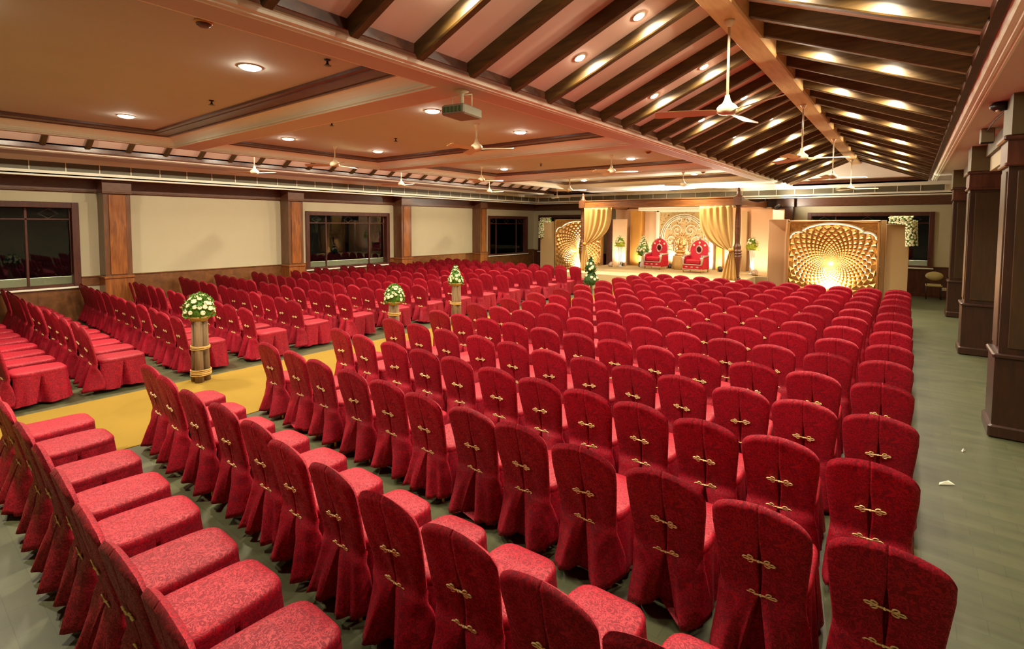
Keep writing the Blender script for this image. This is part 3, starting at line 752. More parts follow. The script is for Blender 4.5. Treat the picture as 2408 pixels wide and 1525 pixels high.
# the farthest remaining chairs, one mass
far = MB()
parts = []
for f_ in (back_mesh, seat_mesh, skirt_mesh):
    me = f_(1, True); parts.append(([tuple(v.co) for v in me.vertices], [tuple(p.vertices) for p in me.polygons])); bpy.data.meshes.remove(me)
for (x, y, blk, r, i) in chairs[NIND:]:
    for vs, fs in parts: far.add([(a+x, b+y+.372, c) for a, b, c in vs], fs, 0, True)
tag(far.build('banquet_chairs', M['red']), 'remaining farthest red covered chairs in the back left corner rows', 'chair', 'red covered banquet chairs', 'stuff')

# ------------------------------------------------------------------ flowers
def bloom_mesh(r=.028):
    mb = MB(); mb.ball((0, 0, 0), r*.55, r*.55, r*.45, 8, 5)
    for k in range(7):
        a = 2*pi*k/7; c = (cos(a)*r*.6, sin(a)*r*.6, .004+.004*(k % 2))
        mb.ball(c, r*.5, r*.5, r*.28, 7, 4)
    return mb.mesh('flower', [M['bloom']])
BL = bloom_mesh()
BLf = bloom_mesh(.045); BLs = bloom_mesh(.034)
def leaves(mb, pts, size, rnd, n):
    for k in range(n):
        c, nrm = pts(rnd)
        nrm = (nrm+Vector((rnd.uniform(-.6, .6), rnd.uniform(-.6, .6), rnd.uniform(-.4, .6)))).normalized()
        side = nrm.cross(Vector((rnd.uniform(-1, 1), rnd.uniform(-1, 1), rnd.uniform(-1, 1)))).normalized(); L = size*rnd.uniform(.7, 1.3)
        fw = nrm*L; w = side*L*.28; up = side.cross(nrm)*L*.12
        p = [c, c+fw*.5+w+up, c+fw, c+fw*.5-w+up]
        mb.add([tuple(q) for q in p], [(0, 1, 2, 3)], 0, False)
def bouquet(parent, c, rx, rz, nleaf, nflow, mat, seed, fm=None, cone=False, fl_sc=1., lowmat=None):
    rnd = random.Random(seed); c = Vector(c)
    def pt(r):
        a = r.uniform(0, 2*pi); h = r.uniform(-.35, 1)
        q = (1-.92*max(0, h)**1.0) if cone else sqrt(max(0, 1-(max(0, h))**2))
        q = q*r.uniform(.72, 1.0)
        return c+Vector((rx*q*cos(a), rx*q*sin(a), rz*h)), Vector((cos(a)*q, sin(a)*q, .35+h*.5))
    mb = MB()
    prof = [(.35*rx, -.38*rz), (.8*rx, -.2*rz), (.9*rx, .05*rz), (.72*rx, .35*rz) if cone else (.82*rx, .4*rz), (.35*rx, .7*rz) if cone else (.5*rx, .75*rz), (.02, .9*rz)]
    mb.lathe(prof, c, 12)
    leaves(mb, pt, .055*fl_sc, rnd, nleaf)
    mb.build('foliage', mat, parent)
    placed = []; tries = 0
    while len(placed) < nflow and tries < 4000:
        tries += 1
        a = rnd.uniform(0, 2*pi); h = rnd.uniform(-.05, 1.0)
        q = (1-.88*max(0, h)) if cone else sqrt(max(0, 1-h*h))
        p = Vector((rx*q*cos(a)*1.04, rx*q*sin(a)*1.04, rz*h*1.03))
        if all((p-o).length > .052*fl_sc for o in placed):
            placed.append(p); nrm = Vector((cos(a)*q/rx, sin(a)*q/rx, h/rz+.2/rz)).normalized()
            f = obj('flower', fm or BL, parent, c+p); f.rotation_euler = nrm.to_track_quat('Z', 'Y').to_euler(); s_ = rnd.uniform(.85, 1.2)*fl_sc; f.scale = (s_, s_, s_)
ulab = ['log flower stand nearest the camera, on left carpet edge, with domed white flowers', 'second log flower stand from the camera, partly hidden behind chair backs',
        'third log flower stand, standing tall among chairs by the carpet', 'farthest flower stand, green topiary on the carpet in front of the stage']
for k, (x, y) in enumerate(((-8.57, 3.16), (-8.6, 6.94), (-8.6, 8.8))):
    t = thing('flower_stand', ulab[k], 'flower stand', (x, y, 0), k*.7, group='log flower stands along the carpet')
    hgt = (.96, .74, .97)[k]
    for (dx, dy) in ((-.06, -.045), (.06, -.045), (0, .065), (.0, -.02)):
        m = MB(); m.tube([(dx*1.12, dy*1.12, 0), (dx, dy, hgt*.5), (dx*.9, dy*.9, hgt-.01)], [.064, .058, .055], 12); m.build('log', M['bark'], t)
    for z, r_, n in ((.115, .137, 5), (.52, .128, 3)):
        m = MB()
        for q in range(n):
            pts = [((r_+.004*(q % 2))*cos(a)*(1+.0), (r_)*sin(a), z+q*.018+.006*sin(a+q*2)) for a in [2*pi*i/20 for i in range(20)]]
            m.tube(pts, .0105, 6, closed=True)
        m.build('rope', M['rope'], t)
    m = MB(); m.lathe([(.1, hgt-.02), (.14, hgt+.03), (.17, hgt+.06), (.1, hgt+.065)], n=16); m.build('planter', M['rope'], t)
    bouquet(t, (0, 0, hgt+.12), .19 if k < 2 else .165, (.26, .27, .33)[k], 500, (44, 40, 36)[k], M['leaf'], 50+k, cone=(k == 2), fm=BLs)
t = thing('topiary_stand', ulab[3], 'flower stand', (-8.62, 15.5, .01))
m = MB(); m.tube([(0, 0, 0), (0, 0, .85)], .045, 10); m.build('stem', M['bark'], t)
bouquet(t, (0, 0, .5), .27, .42, 700, 16, M['leafdk'], 61, fm=BLf, cone=True)
bouquet(t, (-.03, 0, .93), .18, .38, 450, 12, M['leafdk'], 62, fm=BLf, cone=True)

# ------------------------------------------------------------------ stage
ZS = .6
m = MB(); m.bbox(-11.0, -4.35, 17.0, 22.5, 0, ZS, .01); m.bbox(-4.35, -3.95, 19.9, 22.5, 0, ZS, .01)
tag(m.build('stage', M['stagefab']), 'low beige carpeted stage platform under the wooden canopy', 'stage')
# canopy
cn = thing('canopy', 'carved dark wooden four-poster canopy over the stage', 'canopy', (0, 0, 0))
def post(x, y, nm='post'):
    z0 = ZS
    m = MB()
    m.bbox(x-.11, x+.11, y-.11, y+.11, z0, z0+.10, .012)
    pr = [(.085, .10), (.1, .13), (.085, .17), (.09, .22), (.125, .62), (.145, .78), (.15, .83), (.12, .845), (.135, .86), (.15, .88), (.15, .91), (.12, .93), (.13, .95), (.145, .97), (.145, 1.0), (.105, 1.02), (.12, 1.08), (.125, 1.13), (.10, 1.18), (.085, 1.24), (.082, 1.3), (.09, 1.6), (.088, 2.0), (.075, 2.45), (.1, 2.47), (.1, 2.5)]
    m.lathe(pr, (x, y, z0), 24)
    m.bbox(x-.13, x+.13, y-.13, y+.13, z0+2.5, z0+2.8, .012)
    m.lathe([(.12, 2.8), (.12, 2.83), (.075, 2.85), (.07, 2.9), (.05, 2.97), (.04, 2.99), (.06, 3.0), (.045, 3.03), (.035, 3.08), (0, 3.1)], (x, y, z0), 16)
    m.build('post', M['band'], cn)
for x, y in ((-10.43, 18.0), (-4.52, 18.0)): post(x, y)
for x, y in ((-10.43, 22.1), (-4.52, 22.1)):
    m = MB(); m.bbox(x-.06, x+.06, y-.06, y+.06, ZS, 3.4, .01); m.lathe([(.06, 3.4), (.04, 3.45), (.06, 3.47), (.04, 3.52), (0, 3.58)], (x, y, 0), 12); m.build('post', M['colwood'], cn)
m = MB(); m.bbox(-10.33, -4.62, 17.93, 18.07, 3.12, 3.37, .01); m.bbox(-10.33, -4.62, 17.91, 18.09, 3.35, 3.395, .01); m.bbox(-10.33, -4.62, 17.91, 18.09, 3.10, 3.135, .01); m.build('front_beam', M['canopywood'], cn)
for x in (-10.43, -4.52):
    m = MB(); n = 16; rings = []
    for i in range(n+1):
        u = i/n; y = 18.1+u*3.95; zt = 3.39-.10*sin(pi*u)**1.0
        rings.append([(x-.06, y, 3.13), (x+.06, y, 3.13), (x+.06, y, zt), (x-.06, y, zt)])
    m.loft(rings, 0, False); m.build('side_beam', M['canopywood'], cn)
m = MB(); m.bbox(-10.33, -4.62, 22.04, 22.16, 3.12, 3.36, .01); m.build('rear_beam', M['canopywood'], cn)
# drapes
def drape(xp, s, label, ztie, wtop, x_tail):
    t = thing('drape', label, 'drape', (xp, 17.86, 0), group='tied back drapes on the canopy')
    m = MB()
    def up(u, v):
        # v: 0 top, 1 tie.  free edge swoops
        w = wtop*(1-v)**.85*(1-.15*v)+.09; x = s*(.06+u*w)
        z = 3.1-(3.1-ztie)*(v if u < .01 else (v*(1-u*.0)+0))
        z = 3.1-(3.1-ztie)*v**(1-.35*u)
        x = s*(.06+u*(.09+(wtop-.09)*(1-v**2.3)**.75))
        y = .045*sin(u*34+v*2)*(1-.55*v)+.02*sin(u*13)
        return (x, y, z)
    m.grid(up, 90, 34); m.build('upper_drape', M['drape'], t, solid=.006)
    m = MB()
    def dn(u, v):
        w = .10+.42*v**.8; x = s*(.06+(u-.35)*w+x_tail*v*.0)+s*.02*v
        return (x, .04*sin(u*26)*(.4+v*.6), ztie+.03-(ztie+.03-ZS-.01)*v)
    m.grid(dn, 60, 14); m.build('tail', M['drape'], t, solid=.006)
    m = MB(); m.lathe([(.075, -.05), (.09, -.02), (.09, .02), (.075, .05)], (s*.1, 0, ztie+.02), 14, sx=1.0, sy=.8); m.build('tie', M['goldmat'], t)
drape(-10.36, 1, 'amber drape tied back to left canopy post', 1.66, 1.2, .2)
drape(-4.58, -1, 'amber drape tied back to right canopy post', 1.60, 1.12, .2)

# gold screens
def gold_screen(x0, x1, y, z1, label, seed):
    t = thing('gold_screen', label, 'decorative screen', (x0, y, 0), group='gold lattice screens')
    W = x1-x0; cx = W/2
    b = MB(); b.bbox(0, W, .02, .16, 0, z1, .01); b.build('backing', M['goldmat'], t)
    f = MB(); f.bbox(0, .07, -.04, .03, 0, z1, .012); f.bbox(W-.07, W, -.04, .03, 0, z1, .012); f.bbox(0, W, -.04, .03, z1-.06, z1, .012); f.build('screen_frame', M['gold'], t)
    # pyramids on a sunflower spiral grid
    lat = MB(); n = 30; g = 1.115; zc = 1.2; r0 = .08
    def P(k, j): 
        r = r0*g**k; a = 2*pi*(j+(.5 if k % 2 else 0))/n
        return (cx+r*cos(a), zc+r*sin(a))
    def inside(p):
        x, z = p
        if x < .075 or x > W-.075 or z < .05 or z > z1-.07: return False
        # lobed arch: big arc plus two shoulder lobes
        if z <= z1-.55: return True
        if ((x-cx)/(W*.37))**2+((z-(z1-.55))/.45)**2 < 1: return True
        for sx in (-1, 1):
            if ((x-(cx+sx*W*.36))/(W*.105))**2+((z-(z1-.58))/.2)**2 < 1: return True
        return False
    for k in range(0, 46):
        for j in range(n):
            if k % 2: q = [P(k, j), P(k+1, j+1), P(k+2, j), P(k+1, j)]
            else: q = [P(k, j), P(k+1, j), P(k+2, j), P(k+1, j-1)]
            c = (sum(p[0] for p in q)/4, sum(p[1] for p in q)/4)
            if not inside(c): continue
            q = [(min(max(p[0], .07), W-.07), min(max(p[1], .03), z1-.06)) for p in q]
            sz = abs(q[2][0]-q[0][0])+abs(q[2][1]-q[0][1]); hgt = min(.075, sz*.42)
            lat.add([(p[0], .02, p[1]) for p in q]+[(c[0], .02-hgt, c[1])], [(0, 1, 4), (1, 2, 4), (2, 3, 4), (3, 0, 4)], 0, False)
    lat.build('lattice', M['gold'], t)
    # arch moulding
    a = MB(); pts = [(.07, -.02, z1-.58), (W*.035+.02, -.02, z1-.58)]
    for i in range(9):
        an = pi-pi*.62*i/8; pts.append((cx-W*.36+W*.105*cos(an), -.02, z1-.58+.2*sin(an)))
    for i in range(25):
        an = pi*.89-pi*.78*i/24; pts.append((cx+W*.37*cos(an), -.02, z1-.55+.45*sin(an)))
    for i in range(9):
        an = pi*.62-pi*.62*i/8; pts.append((cx+W*.36+W*.105*cos(an), -.02, z1-.58+.2*sin(an)))
    pts += [(W-W*.035-.02, -.02, z1-.58), (W-.07, -.02, z1-.58)]
    a.tube(pts, .035, 8); a.build('arch_moulding', M['white'], t)
    # scrollwork in the spandrels
    sc = MB(); rnd = random.Random(seed)
    for sx in (-1, 1):
        for _ in range(46):
            px = cx+sx*rnd.uniform(W*.26, W*.46); pz = z1-rnd.uniform(.1, .5)
            if inside((px, pz)): continue
            r = rnd.uniform(.02, .05); a0 = rnd.uniform(0, 6.28)
            sc.tube([(px+r*(1-q*.1)*cos(a0+q*.8), .012, pz+r*(1-q*.1)*sin(a0+q*.8)) for q in range(7)], .008, 5)
    sc.build('scrollwork', M['gold'], t)
    return t
gold_screen(-3.3, -.72, 19.6, 2.62, 'gold lattice screen right of the stage, brightly lit from below', 3)
gold_screen(-13.72, -11.15, 21.0, 2.70, 'gold lattice screen at stage left behind the tied drape', 4)

# plain boards beside the screens
def board(x0, x1, y0, y1, z1, mat, label, z0=0):
    m = MB(); m.bbox(0, x1-x0, 0, y1-y0, 0, z1-z0, .008)
    return tag(m.build('backdrop_board', M[mat], loc=(x0, y0, z0)), label, 'backdrop board')
board(-.58, .0, 19.8, 20.0, 2.50, 'tan', 'plain tan board with white flower garland, right of gold screen')
board(-.72, -.58, 20.0, 20.1, 2.62, 'tan', 'narrow olive strip board between gold screen and tan board')
board(-14.6, -13.78, 21.0, 21.2, 2.6, 'tan', 'plain tan board at far stage left beside the gold screen')
board(-3.98, -3.34, 20.0, 20.12, 2.66, 'peach', 'narrow peach board just left of the bright gold screen')
board(-10.62, -9.95, 21.0, 21.1, 2.69, 'peach', 'narrow peach board behind the small stage spotlight', ZS)
board(-11.08, -10.62, 21.3, 21.4, 2.69, 'coffwood', 'brown post board beside the left gold screen', 0)
# tall backdrop wall with pilasters
bd = thing('backdrop', 'tall peach fabric backdrop behind the throne chairs', 'backdrop', (0, 0, 0))
m = MB(); m.box(-10.95, -4.3, 21.95, 22.02, ZS, 3.16); m.build('backdrop_wall', M['peach'], bd)
m = MB(); m.bbox(-10.05, -9.5, 21.6, 21.95, ZS, 3.08, .01); m.build('backdrop_pilaster', M['goldmat'], bd)
m = MB(); m.bbox(-6.25, -6.0, 21.6, 21.95, ZS, 3.08, .01); m.build('backdrop_pilaster', M['goldmat'], bd)
m = MB(); m.bbox(-9.5, -5.9, 21.2, 21.75, 3.06, 3.2, .02); m.build('backdrop_cornice', M['cream'], bd)
m = MB(); m.box(-4.86, -4.1, 21.3, 21.36, ZS, 3.06); m.build('wing_panel', M['peach'], bd)
m = MB()
m.add([(-4.1, 21.3, 0), (-3.6, 20.6, 0), (-3.6, 20.6, 3.02), (-4.1, 21.3, 3.04)], [(0, 1, 2, 3)]); m.build('wing_panel', M['peach'], bd, solid=.03)
m = MB(); m.add([(-4.0, 20.4, 0), (-3.4, 19.98, 0), (-3.4, 19.98, 2.66), (-4.0, 20.4, 2.66)], [(0, 1, 2, 3)]); m.build('side_panel', M['peach'], bd, solid=.03)
m = MB(); m.bbox(-5.3, -5.1, 21.7, 21.95, ZS, 3.0, .01); m.build('backdrop_pilaster', M['tan'], bd)
# carved cream screen behind the thrones
cs = thing('carved_screen', 'cream fretwork screen with scrolls and arches behind the thrones', 'decorative screen', (-7.6, 21.62, ZS))
m = MB(); m.bbox(-1.12, 1.12, 0, .06, 0, 2.46, .01); m.build('screen_panel', M['screen'], cs)
m = MB()
for x in (-1.14, 1.14): m.bbox(x-.07, x+.07, -.06, .08, 0, 2.48, .015)
m.bbox(-1.2, 1.2, -.06, .08, 2.4, 2.5, .015); m.build('screen_frame', M['cream'], cs)
m = MB()
for R in (1.0, .93, .86):
    m.tube([(R*cos(a), -.02, 1.25+R*1.05*sin(a)) for a in [pi*i/36 for i in range(37)]], .018, 6)
rnd = random.Random(5)
for sx in (-1, 1):
    for (px, pz, r, d) in ((.28, 1.62, .26, 1), (.55, 1.2, .28, -1), (.3, .85, .2, 1), (.62, .62, .24, -1), (.2, 2.05, .14, 1), (.66, 1.75, .14, 1)):
        m.tube([(sx*(px+r*(1-q/26.)*cos(d*q*.42)), -.012, pz+r*(1-q/26.)*sin(d*q*.42)) for q in range(24)], .016, 5)
m.build('scrollwork', M['cream'], cs)

# thrones
def throne(x, y, rz, label):
    t = thing('throne_chair', label, 'throne chair', (x, y, ZS+.012), rz, group='red and silver thrones')
    def arc(w, h, k=18): 
        pts = [(-w*.82, .42), (-w*1.02, .6), (-w*.88, .72), (-w*.96, .8)]
        pts += [(-w*.94*cos(pi*i/k), .86+h*sin(pi*i/k)) for i in range(k+1)]
        pts += [(w*.96, .8), (w*.88, .72), (w*1.02, .6), (w*.82, .42)]
        return pts
    A = arc(.40, .40); tilt = .12
    m = MB(); rings = []
    for dy, k in ((.05, .93), (.0, 1.), (-.05, .99), (-.075, .9)):
        rings.append([(a*k, .27+dy+tilt*(b-.42), .42+(b-.42)*k) for a, b in A])
    m.loft(rings, 0, False); bk = m.build('backrest', M['velvet'], t)
    m = MB(); m.tube([(a, .235+tilt*(b-.42), b) for a, b in A], .026, 7)
    for i in range(3, len(A)-3, 2): a, b = A[i]; m.ball((a*1.06, .235+tilt*(b-.42), .42+(b-.42)*1.04), .028, n=7, m=5)
    m.lathe([(.05, 0), (.035, .05), (.05, .08), (0, .14)], (0, .3, 1.27), 10); m.build('backrest_frame', M['silver'], t)
    m = MB(); m.tube([(.115*cos(a), .19+tilt*.45, .86+.15*sin(a)) for a in [2*pi*i/20 for i in range(20)]], .028, 7, closed=True); m.lathe([(.03, 0), (0, .09)], (0, .2+tilt*.5, 1.0), 8); mr_ = m.build('medallion_ring', M['silver'], bk)
    m = MB(); m.ball((0, .2+tilt*.45, .86), .1, .02, .13, 16, 8); m.build('medallion', M['darkmirror'], bk)
    for px, pz in ((-.22, 1.04), (0, 1.14), (.22, 1.04)):
        m = MB()
        for q in range(6): m.ball((px+.026*cos(q*pi/3), .185+tilt*(pz-.42), pz+.026*sin(q*pi/3)), .02, .012, .02, 6, 4)
        m.ball((px, .18+tilt*(pz-.42), pz), .018, .014, .018, 7, 5); m.build('rosette', M['bloom'], bk)
    m = MB(); m.bbox(-.33, .33, -.33, .25, .3, .5, .05); m.build('seat', M['velvet'], t)
    m = MB(); m.bbox(-.37, .37, -.36, -.3, .12, .29, .015); m.bbox(-.40, -.34, -.32, .3, .12, .5, .02); m.bbox(.34, .40, -.32, .3, .12, .5, .02); m.build('base_panel', M['velvet'], t)
    m = MB(); m.bbox(-.38, .38, -.375, -.33, .285, .32, .01); m.bbox(-.38, .38, -.375, -.33, .10, .13, .01)
    for px in (-.22, 0, .22): m.ball((px, -.37, .21), .06, .012, .025, 10, 5)
    m.build('front_rail', M['silver'], t)
    for sx in (-1, 1):
        m = MB(); m.tube([(sx*.36, .25, .62), (sx*.38, -.1, .62), (sx*.38, -.3, .63), (sx*.38, -.36, .58), (sx*.38, -.32, .45), (sx*.36, -.34, .3)], [.04, .045, .06, .065, .045, .035], 10); m.build('armrest', M['silver'], t)
        m = MB(); m.bbox(sx*.37-.035, sx*.37+.035, -.26, .28, .3, .58, .02); m.build('arm_panel', M['velvet'], t)
        for py in (-.32, .28):
            m = MB(); m.tube([(sx*.35, py, .14), (sx*.37, py-.02, .07), (sx*.35, py, 0)], [.035, .028, .022], 8); m.build('leg', M['gold'], t)
throne(-8.38, 20.6, -.12, 'red velvet throne with silver frame, left of the two on stage')
throne(-6.55, 20.1, -.12, 'red velvet throne with silver frame, right of the two on stage')
# draped table and golden statue
t = thing('draped_table', 'small round table under a gold cloth between the thrones', 'table', (-7.5, 21.0, ZS))
m = MB(); n = 60; rings = []
for z, r in ((0, .34), (.2, .32), (.4, .3), (.54, .29), (.565, .28), (.57, .01)):
    rings.append([((r+(.018*sin(9*2*pi*i/n) if z < .5 else 0))*cos(2*pi*i/n), (r+(.018*sin(9*2*pi*i/n) if z < .5 else 0))*sin(2*pi*i/n), z) for i in range(n)])
m.loft(rings, 0, True); m.build('table_skirt', M['drape'], t)
t = thing('gold_statue', 'seated golden statue with arched halo on the draped table', 'statue', (-7.5, 21.05, ZS+.57))
m = MB(); m.lathe([(.24, 0), (.24, .05), (.2, .07), (.2, .09), (.0, .1)], n=24, sy=.7); m.build('plinth', M['gold'], t)
m = MB(); m.ball((0, 0, .16), .2, .12, .09, 16, 8); m.ball((-.13, -.06, .16), .1, .07, .06); m.ball((.13, -.06, .16), .1, .07, .06); m.ball((0, 0, .32), .13, .1, .15, 16, 8); m.ball((0, -.02, .52), .085, .085, .1, 14, 8)
for sx in (-1, 1):
    m.tube([(sx*.1, 0, .4), (sx*.2, -.03, .32), (sx*.18, -.1, .25)], [.04, .032, .028], 8); m.tube([(sx*.1, .02, .42), (sx*.21, .02, .45), (sx*.22, -.02, .56)], [.035, .03, .022], 8)
m.lathe([(.08, .58), (.07, .64), (.045, .7), (.05, .72), (.015, .78), (0, .82)], n=14); m.build('figure', M['gold'], t)
m = MB()
for R in (.36, .3):
    m.tube([(R*cos(a), .1, .38+R*1.35*sin(a)) for a in [-.5+(pi+1.)*i/30 for i in range(31)]], .022, 7)
for i in range(13):
    a = pi*i/12; m.ball((.42*cos(a), .1, .38+.55*sin(a)), .035, .02, .035, 7, 5)
m.build('halo', M['gold'], t)

# flower pedestals on the stage
def pedestal(x, y, label, zt=.86, seed=1, lowz=ZS):
    t = thing('flower_pedestal', label, 'flower pedestal', (x, y, lowz))
    m = MB(); m.lathe([(.13, 0), (.13, .03), (.06, .06), (.045, .1)], n=16); m.build('foot', M['crystal'], t)
    for q in range(4):
        a = q*pi/2+.4; m = MB(); m.tube([(.07*cos(a), .07*sin(a), .05), (.05*cos(a), .05*sin(a), zt*.5), (.08*cos(a), .08*sin(a), zt)], .016, 7); m.build('crystal_column', M['crystal'], t)
    m = MB(); m.lathe([(.14, zt), (.16, zt+.02), (.05, zt+.03)], n=16); m.build('tray', M['crystal'], t)
    bouquet(t, (0, 0, zt+.12), .2, .3, 260, 0, M['lime'], seed)
    bouquet(t, (0, 0, zt+.22), .17, .24, 60, 26, M['leaf'], seed+1, fm=BLf, fl_sc=1.)
pedestal(-10.0, 20.5, 'crystal pedestal with white flowers near the left gold screen', seed=81)
pedestal(-4.62, 20.5, 'crystal pedestal with white flowers right of the canopy post', .9, 85)
t = thing('flower_arrangement', 'tall white and yellow flower arrangement beside the left throne', 'flower arrangement', (-9.1, 20.9, ZS))
m = MB(); m.lathe([(.12, 0), (.14, .1), (.08, .3), (.05, .42), (.07, .46)], n=14); m.build('vase', M['crystal'], t)
bouquet(t, (0, 0, .72), .27, .62, 420, 70, M['leaf'], 90, fm=BLf, cone=True)
# garlands on boards
def garland(x0, segs, y, label, seed, nf):
    t = thing('flower_garland', label, 'flower garland', (0, 0, 0)); rnd = random.Random(seed)
    m = MB(); pts_f = []
    for (ax, az, bx, bz, r) in segs:
        A, B = Vector((ax, y, az)), Vector((bx, y, bz)); m.tube([A, (A+B)/2, B], [r*.8, r*.85, r*.8], 10)
        def pt(q, A=A, B=B, r=r):
            c = A.lerp(B, q.random()); a = q.uniform(0, 2*pi); ax_ = (B-A).normalized(); u = Vector((0, -1, 0)); w = ax_.cross(u)
            d = cos(a)*u+sin(a)*w; return c+d*r*.85, d
        leaves(m, pt, .06, rnd, int((B-A).length*120))
        k = 0; tries = 0
        while k < int(nf*(B-A).length) and tries < 3000:
            tries += 1; c, d = pt(rnd)
            if d.y > .2: continue
            p = c+d*r*.22
            if all((p-o).length > .058 for o in pts_f):
                pts_f.append(p); k += 1; f = obj('flower', BLs, t, p); f.rotation_euler = d.to_track_quat('Z', 'Y').to_euler()
    m.build('foliage', M['leaf'], t)
garland(0, [(-.52, 2.62, .05, 2.62, .11), (.03, 2.6, .06, 1.85, .13)], 19.72, 'white flower garland draped over the tan board at right', 5, 90)
garland(0, [(-14.5, 2.66, -13.95, 2.66, .1), (-14.5, 2.6, -14.5, 1.8, .12)], 20.93, 'white flower garland on the tan board at far left of stage', 6, 80)
# flood lamps
def floodlamp(x, y, z, tx, ty, tz, label, power, spot=True, ang=95, cyl=False, col=(1, .87, .68), rad=.07):
    t = thing('flood_lamp', label, 'flood lamp', (x, y, z), group='flood lamps lighting the stage decor')
    d = (Vector((tx, ty, tz))-Vector((x, y, z+.12))).normalized()
    R_ = d.to_track_quat('Z', 'Y').to_matrix().to_4x4(); T = Matrix.Translation((0, 0, .12)) @ R_
    def tr(mb): mb.v = [tuple(T @ Vector(v)) for v in mb.v]; return mb
    m = MB(); m.lathe([(0, -.14), (.06, -.14), (.075, -.1), (.08, .06), (.07, .06), (.065, -.06), (0, -.07)], n=16); hs = tr(m).build('housing', M['silver'] if cyl else M['black'], t)
    m = MB(); m.lathe([(0, .0), (.06, .0), (.06, .006), (0, .008)], n=16); tr(m).build('lamp_face', M['flood'], hs)
    m = MB(); m.tube([(-.1, 0, .12), (-.1, 0, .015), (.1, 0, .015), (.1, 0, .12)], .008, 6); m.bbox(-.06, .06, -.06, .06, 0, .02, .004)
    if abs(z-.2) < .01: m.tube([(0, 0, 0), (0, 0, -.19)], .02, 8); m.bbox(-.1, .1, -.1, .1, -.2, -.18, .004)
    m.build('yoke', M['black'], t)
    L = bpy.data.lights.new('flood_light', 'SPOT'); L.energy = power; L.spot_size = math.radians(ang); L.spot_blend = .7; L.color = col; L.shadow_soft_size = rad
    lo = bpy.data.objects.new('flood_light', L); COL.objects.link(lo); lo.parent = t
    lo.location = Vector((0, 0, .12))+d*.09; lo.rotation_euler = (-d).to_track_quat('Z', 'Y').to_euler()
FL = 1.0
floodlamp(-2.0, 19.22, .2, -2.0, 19.6, .62, 'flood lamp on the floor before the right gold screen', 1500*FL, ang=135)
floodlamp(-12.2, 20.62, .2, -12.2, 21.0, .65, 'flood lamp on the floor before the left gold screen', 1100*FL, ang=135)
floodlamp(-10.35, 20.35, ZS, -9.9, 21.6, 1.7, 'silver spotlight tilted up near the left pedestal', 77*FL, cyl=True, ang=100)
floodlamp(-9.35, 21.2, ZS, -9.7, 21.9, 1.5, 'flood lamp behind the left throne', 77*FL, ang=120)
floodlamp(-8.0, 21.2, ZS, -7.9, 21.65, 1.7, 'flood lamp behind the draped table, left side', 104*FL, ang=130)
floodlamp(-5.9, 21.0, ZS, -6.3, 21.65, 1.6, 'flood lamp behind the right throne', 146*FL, ang=130)
floodlamp(-4.45, 20.25, ZS, -4.3, 21.3, 1.6, 'flood lamp at foot of the right crystal pedestal', 95*FL, cyl=True, ang=110)
floodlamp(-10.1, 20.9, ZS, -10.3, 21.9, 1.6, 'flood lamp behind the left crystal pedestal', 60*FL, ang=120)
floodlamp(-8.2, 21.32, 3.2, -8.2, 20.6, 3.95, 'flood lamp on top of the backdrop pointing at the ceiling, left one', 1000*FL, ang=165, rad=.1)
floodlamp(-6.1, 21.32, 3.2, -5.4, 20.6, 3.95, 'flood lamp on top of the backdrop pointing at the ceiling, right one', 900*FL, ang=165, rad=.1)

floodlamp(-3.85, 20.95, 3.03, -2.9, 21.4, 3.95, 'flood lamp on top of the backdrop right wing, right of the canopy', 300*FL, ang=150, rad=.08)
# small beige chair in the corner, socket
t = thing('side_chair', 'small chair with oval beige backrest by the end wall', 'chair', (.7, 22.15, 0))
m = MB(); m.lathe([(.0, -.03), (.2, -.03), (.235, 0), (.2, .03), (0, .03)], (0, 0, 0), 28, sy=.62)
m.v = [(x, -z-.2, y+.79) for x, y, z in m.v]; m.build('backrest', M['beige'], t)
m = MB(); m.bbox(-.22, .22, -.26, .2, .43, .50, .02); m.build('seat', M['beige'], t)
for sx in (-1, 1):
    for sy in (-.23, .17):
        m = MB(); m.tube([(sx*.19, sy, 0), (sx*.19, sy, .43)], .014, 8); m.build('leg', M['black'], t)
m = MB(); m.tube([(-.19, -.24, .48), (-.2, -.21, .68)], .012, 6); m.tube([(.19, -.24, .48), (.2, -.21, .68)], .012, 6); m.build('back_support', M['black'], t)
t = thing('wall_socket', 'white power socket on the dark wainscot behind the beige chair', 'socket', (.98, YB-.03, .3))
m = MB(); m.bbox(-.08, .08, -.015, 0, -.05, .05, .004); m.build('face_plate', M['white'], t)
m = MB()
for dx in (-.03, .03): m.tube([(dx, -.018, 0), (dx, -.012, 0)], .012, 8)
m.build('socket_holes', M['black'], t)
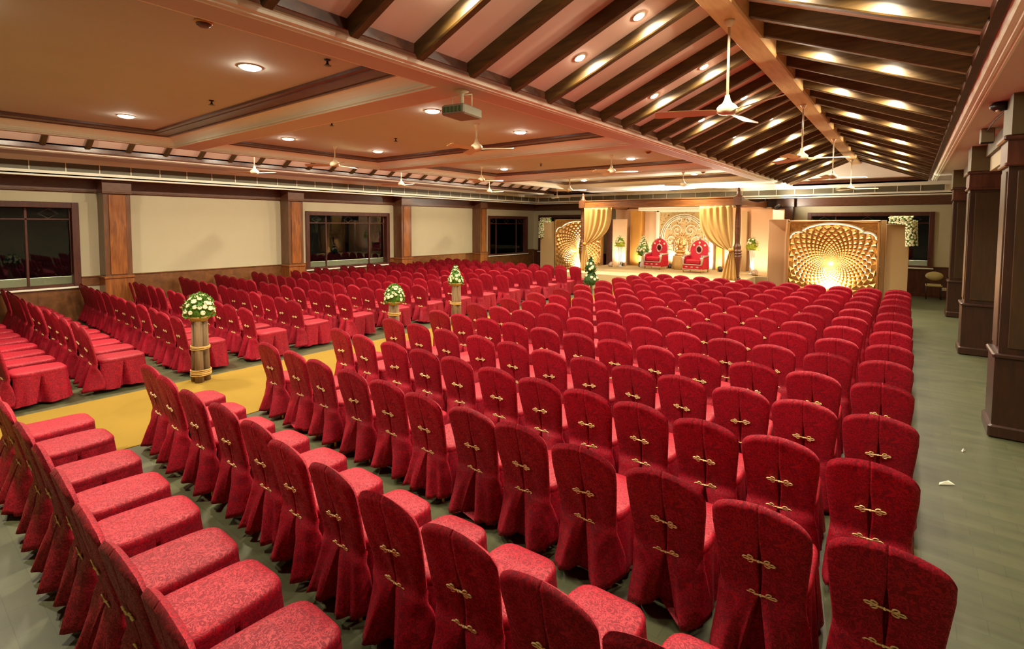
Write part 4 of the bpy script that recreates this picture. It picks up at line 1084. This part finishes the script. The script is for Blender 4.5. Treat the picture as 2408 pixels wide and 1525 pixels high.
# litter on the floor
def litter(x, y, s, rz, label):
    m = MB(); m.add([(-s, -s*.4, .004), (s, -s*.1, .012), (s*.5, s*.45, .03), (-s*.6, s*.3, .006), (0, 0, .035)], [(0, 1, 4), (1, 2, 4), (2, 3, 4), (3, 0, 4)])
    o = m.build('paper_scrap', M['paper'], loc=(x, y, .0), solid=.001); o.rotation_euler = (0, 0, rz); tag(o, label, 'paper scrap')
litter(.36, 6.25, .07, .4, 'white paper scrap on the floor of the right aisle')
litter(-2.72, 2.15, .06, 1.2, 'crumpled white paper scrap between the two nearest rows')
litter(-1.5, 2.75, .035, 2., 'tiny white paper scrap under the third row')
litter(-9.5, 1.70, .08, .3, 'white scraps left of the carpet behind the second row')
litter(.55, 7.3, .03, .9, 'tiny white scrap near the nearest dark column')

# ------------------------------------------------------------------ camera, world, view
f, cx, cy, rx, ry, rz = 1196.3, 1204., 592.6, -.0551, -.0045, .6631
Rz = Matrix.Rotation(rz, 3, 'Z'); Rx = Matrix.Rotation(rx, 3, 'X'); Ry = Matrix.Rotation(ry, 3, 'Y')
Mc = Rz @ Rx @ Ry
cam = bpy.data.cameras.new('camera'); co = bpy.data.objects.new('camera', cam); COL.objects.link(co)
right, fwd, up = Mc.col[0], Mc.col[1], Mc.col[2]
mw = Matrix.Identity(4)
for i in range(3): mw[i][0] = right[i]; mw[i][1] = up[i]; mw[i][2] = -fwd[i]
mw.translation = (0, 0, H); co.matrix_world = mw
cam.sensor_width = 36; cam.lens = 36*f/2408; cam.shift_x = (1204-cx)/2408; cam.shift_y = -(762.5-cy)/2408
cam.clip_start = .05; cam.clip_end = 200
S.camera = co
w = bpy.data.worlds.new('night'); S.world = w; w.use_nodes = True
w.node_tree.nodes['Background'].inputs[0].default_value = (.02, .022, .03, 1); w.node_tree.nodes['Background'].inputs[1].default_value = .1
S.view_settings.view_transform = 'Standard'; S.view_settings.look = 'None'; S.view_settings.gamma = 1; S.view_settings.exposure = .2
S.view_settings.use_curve_mapping = False
try:
    S.cycles.use_denoising = True; S.cycles.max_bounces = 6; S.cycles.diffuse_bounces = 4; S.cycles.glossy_bounces = 3
    S.cycles.transparent_max_bounces = 6; S.cycles.use_light_tree = True; S.cycles.sample_clamp_indirect = 6; S.cycles.caustics_reflective = False; S.cycles.caustics_refractive = False
except Exception: pass
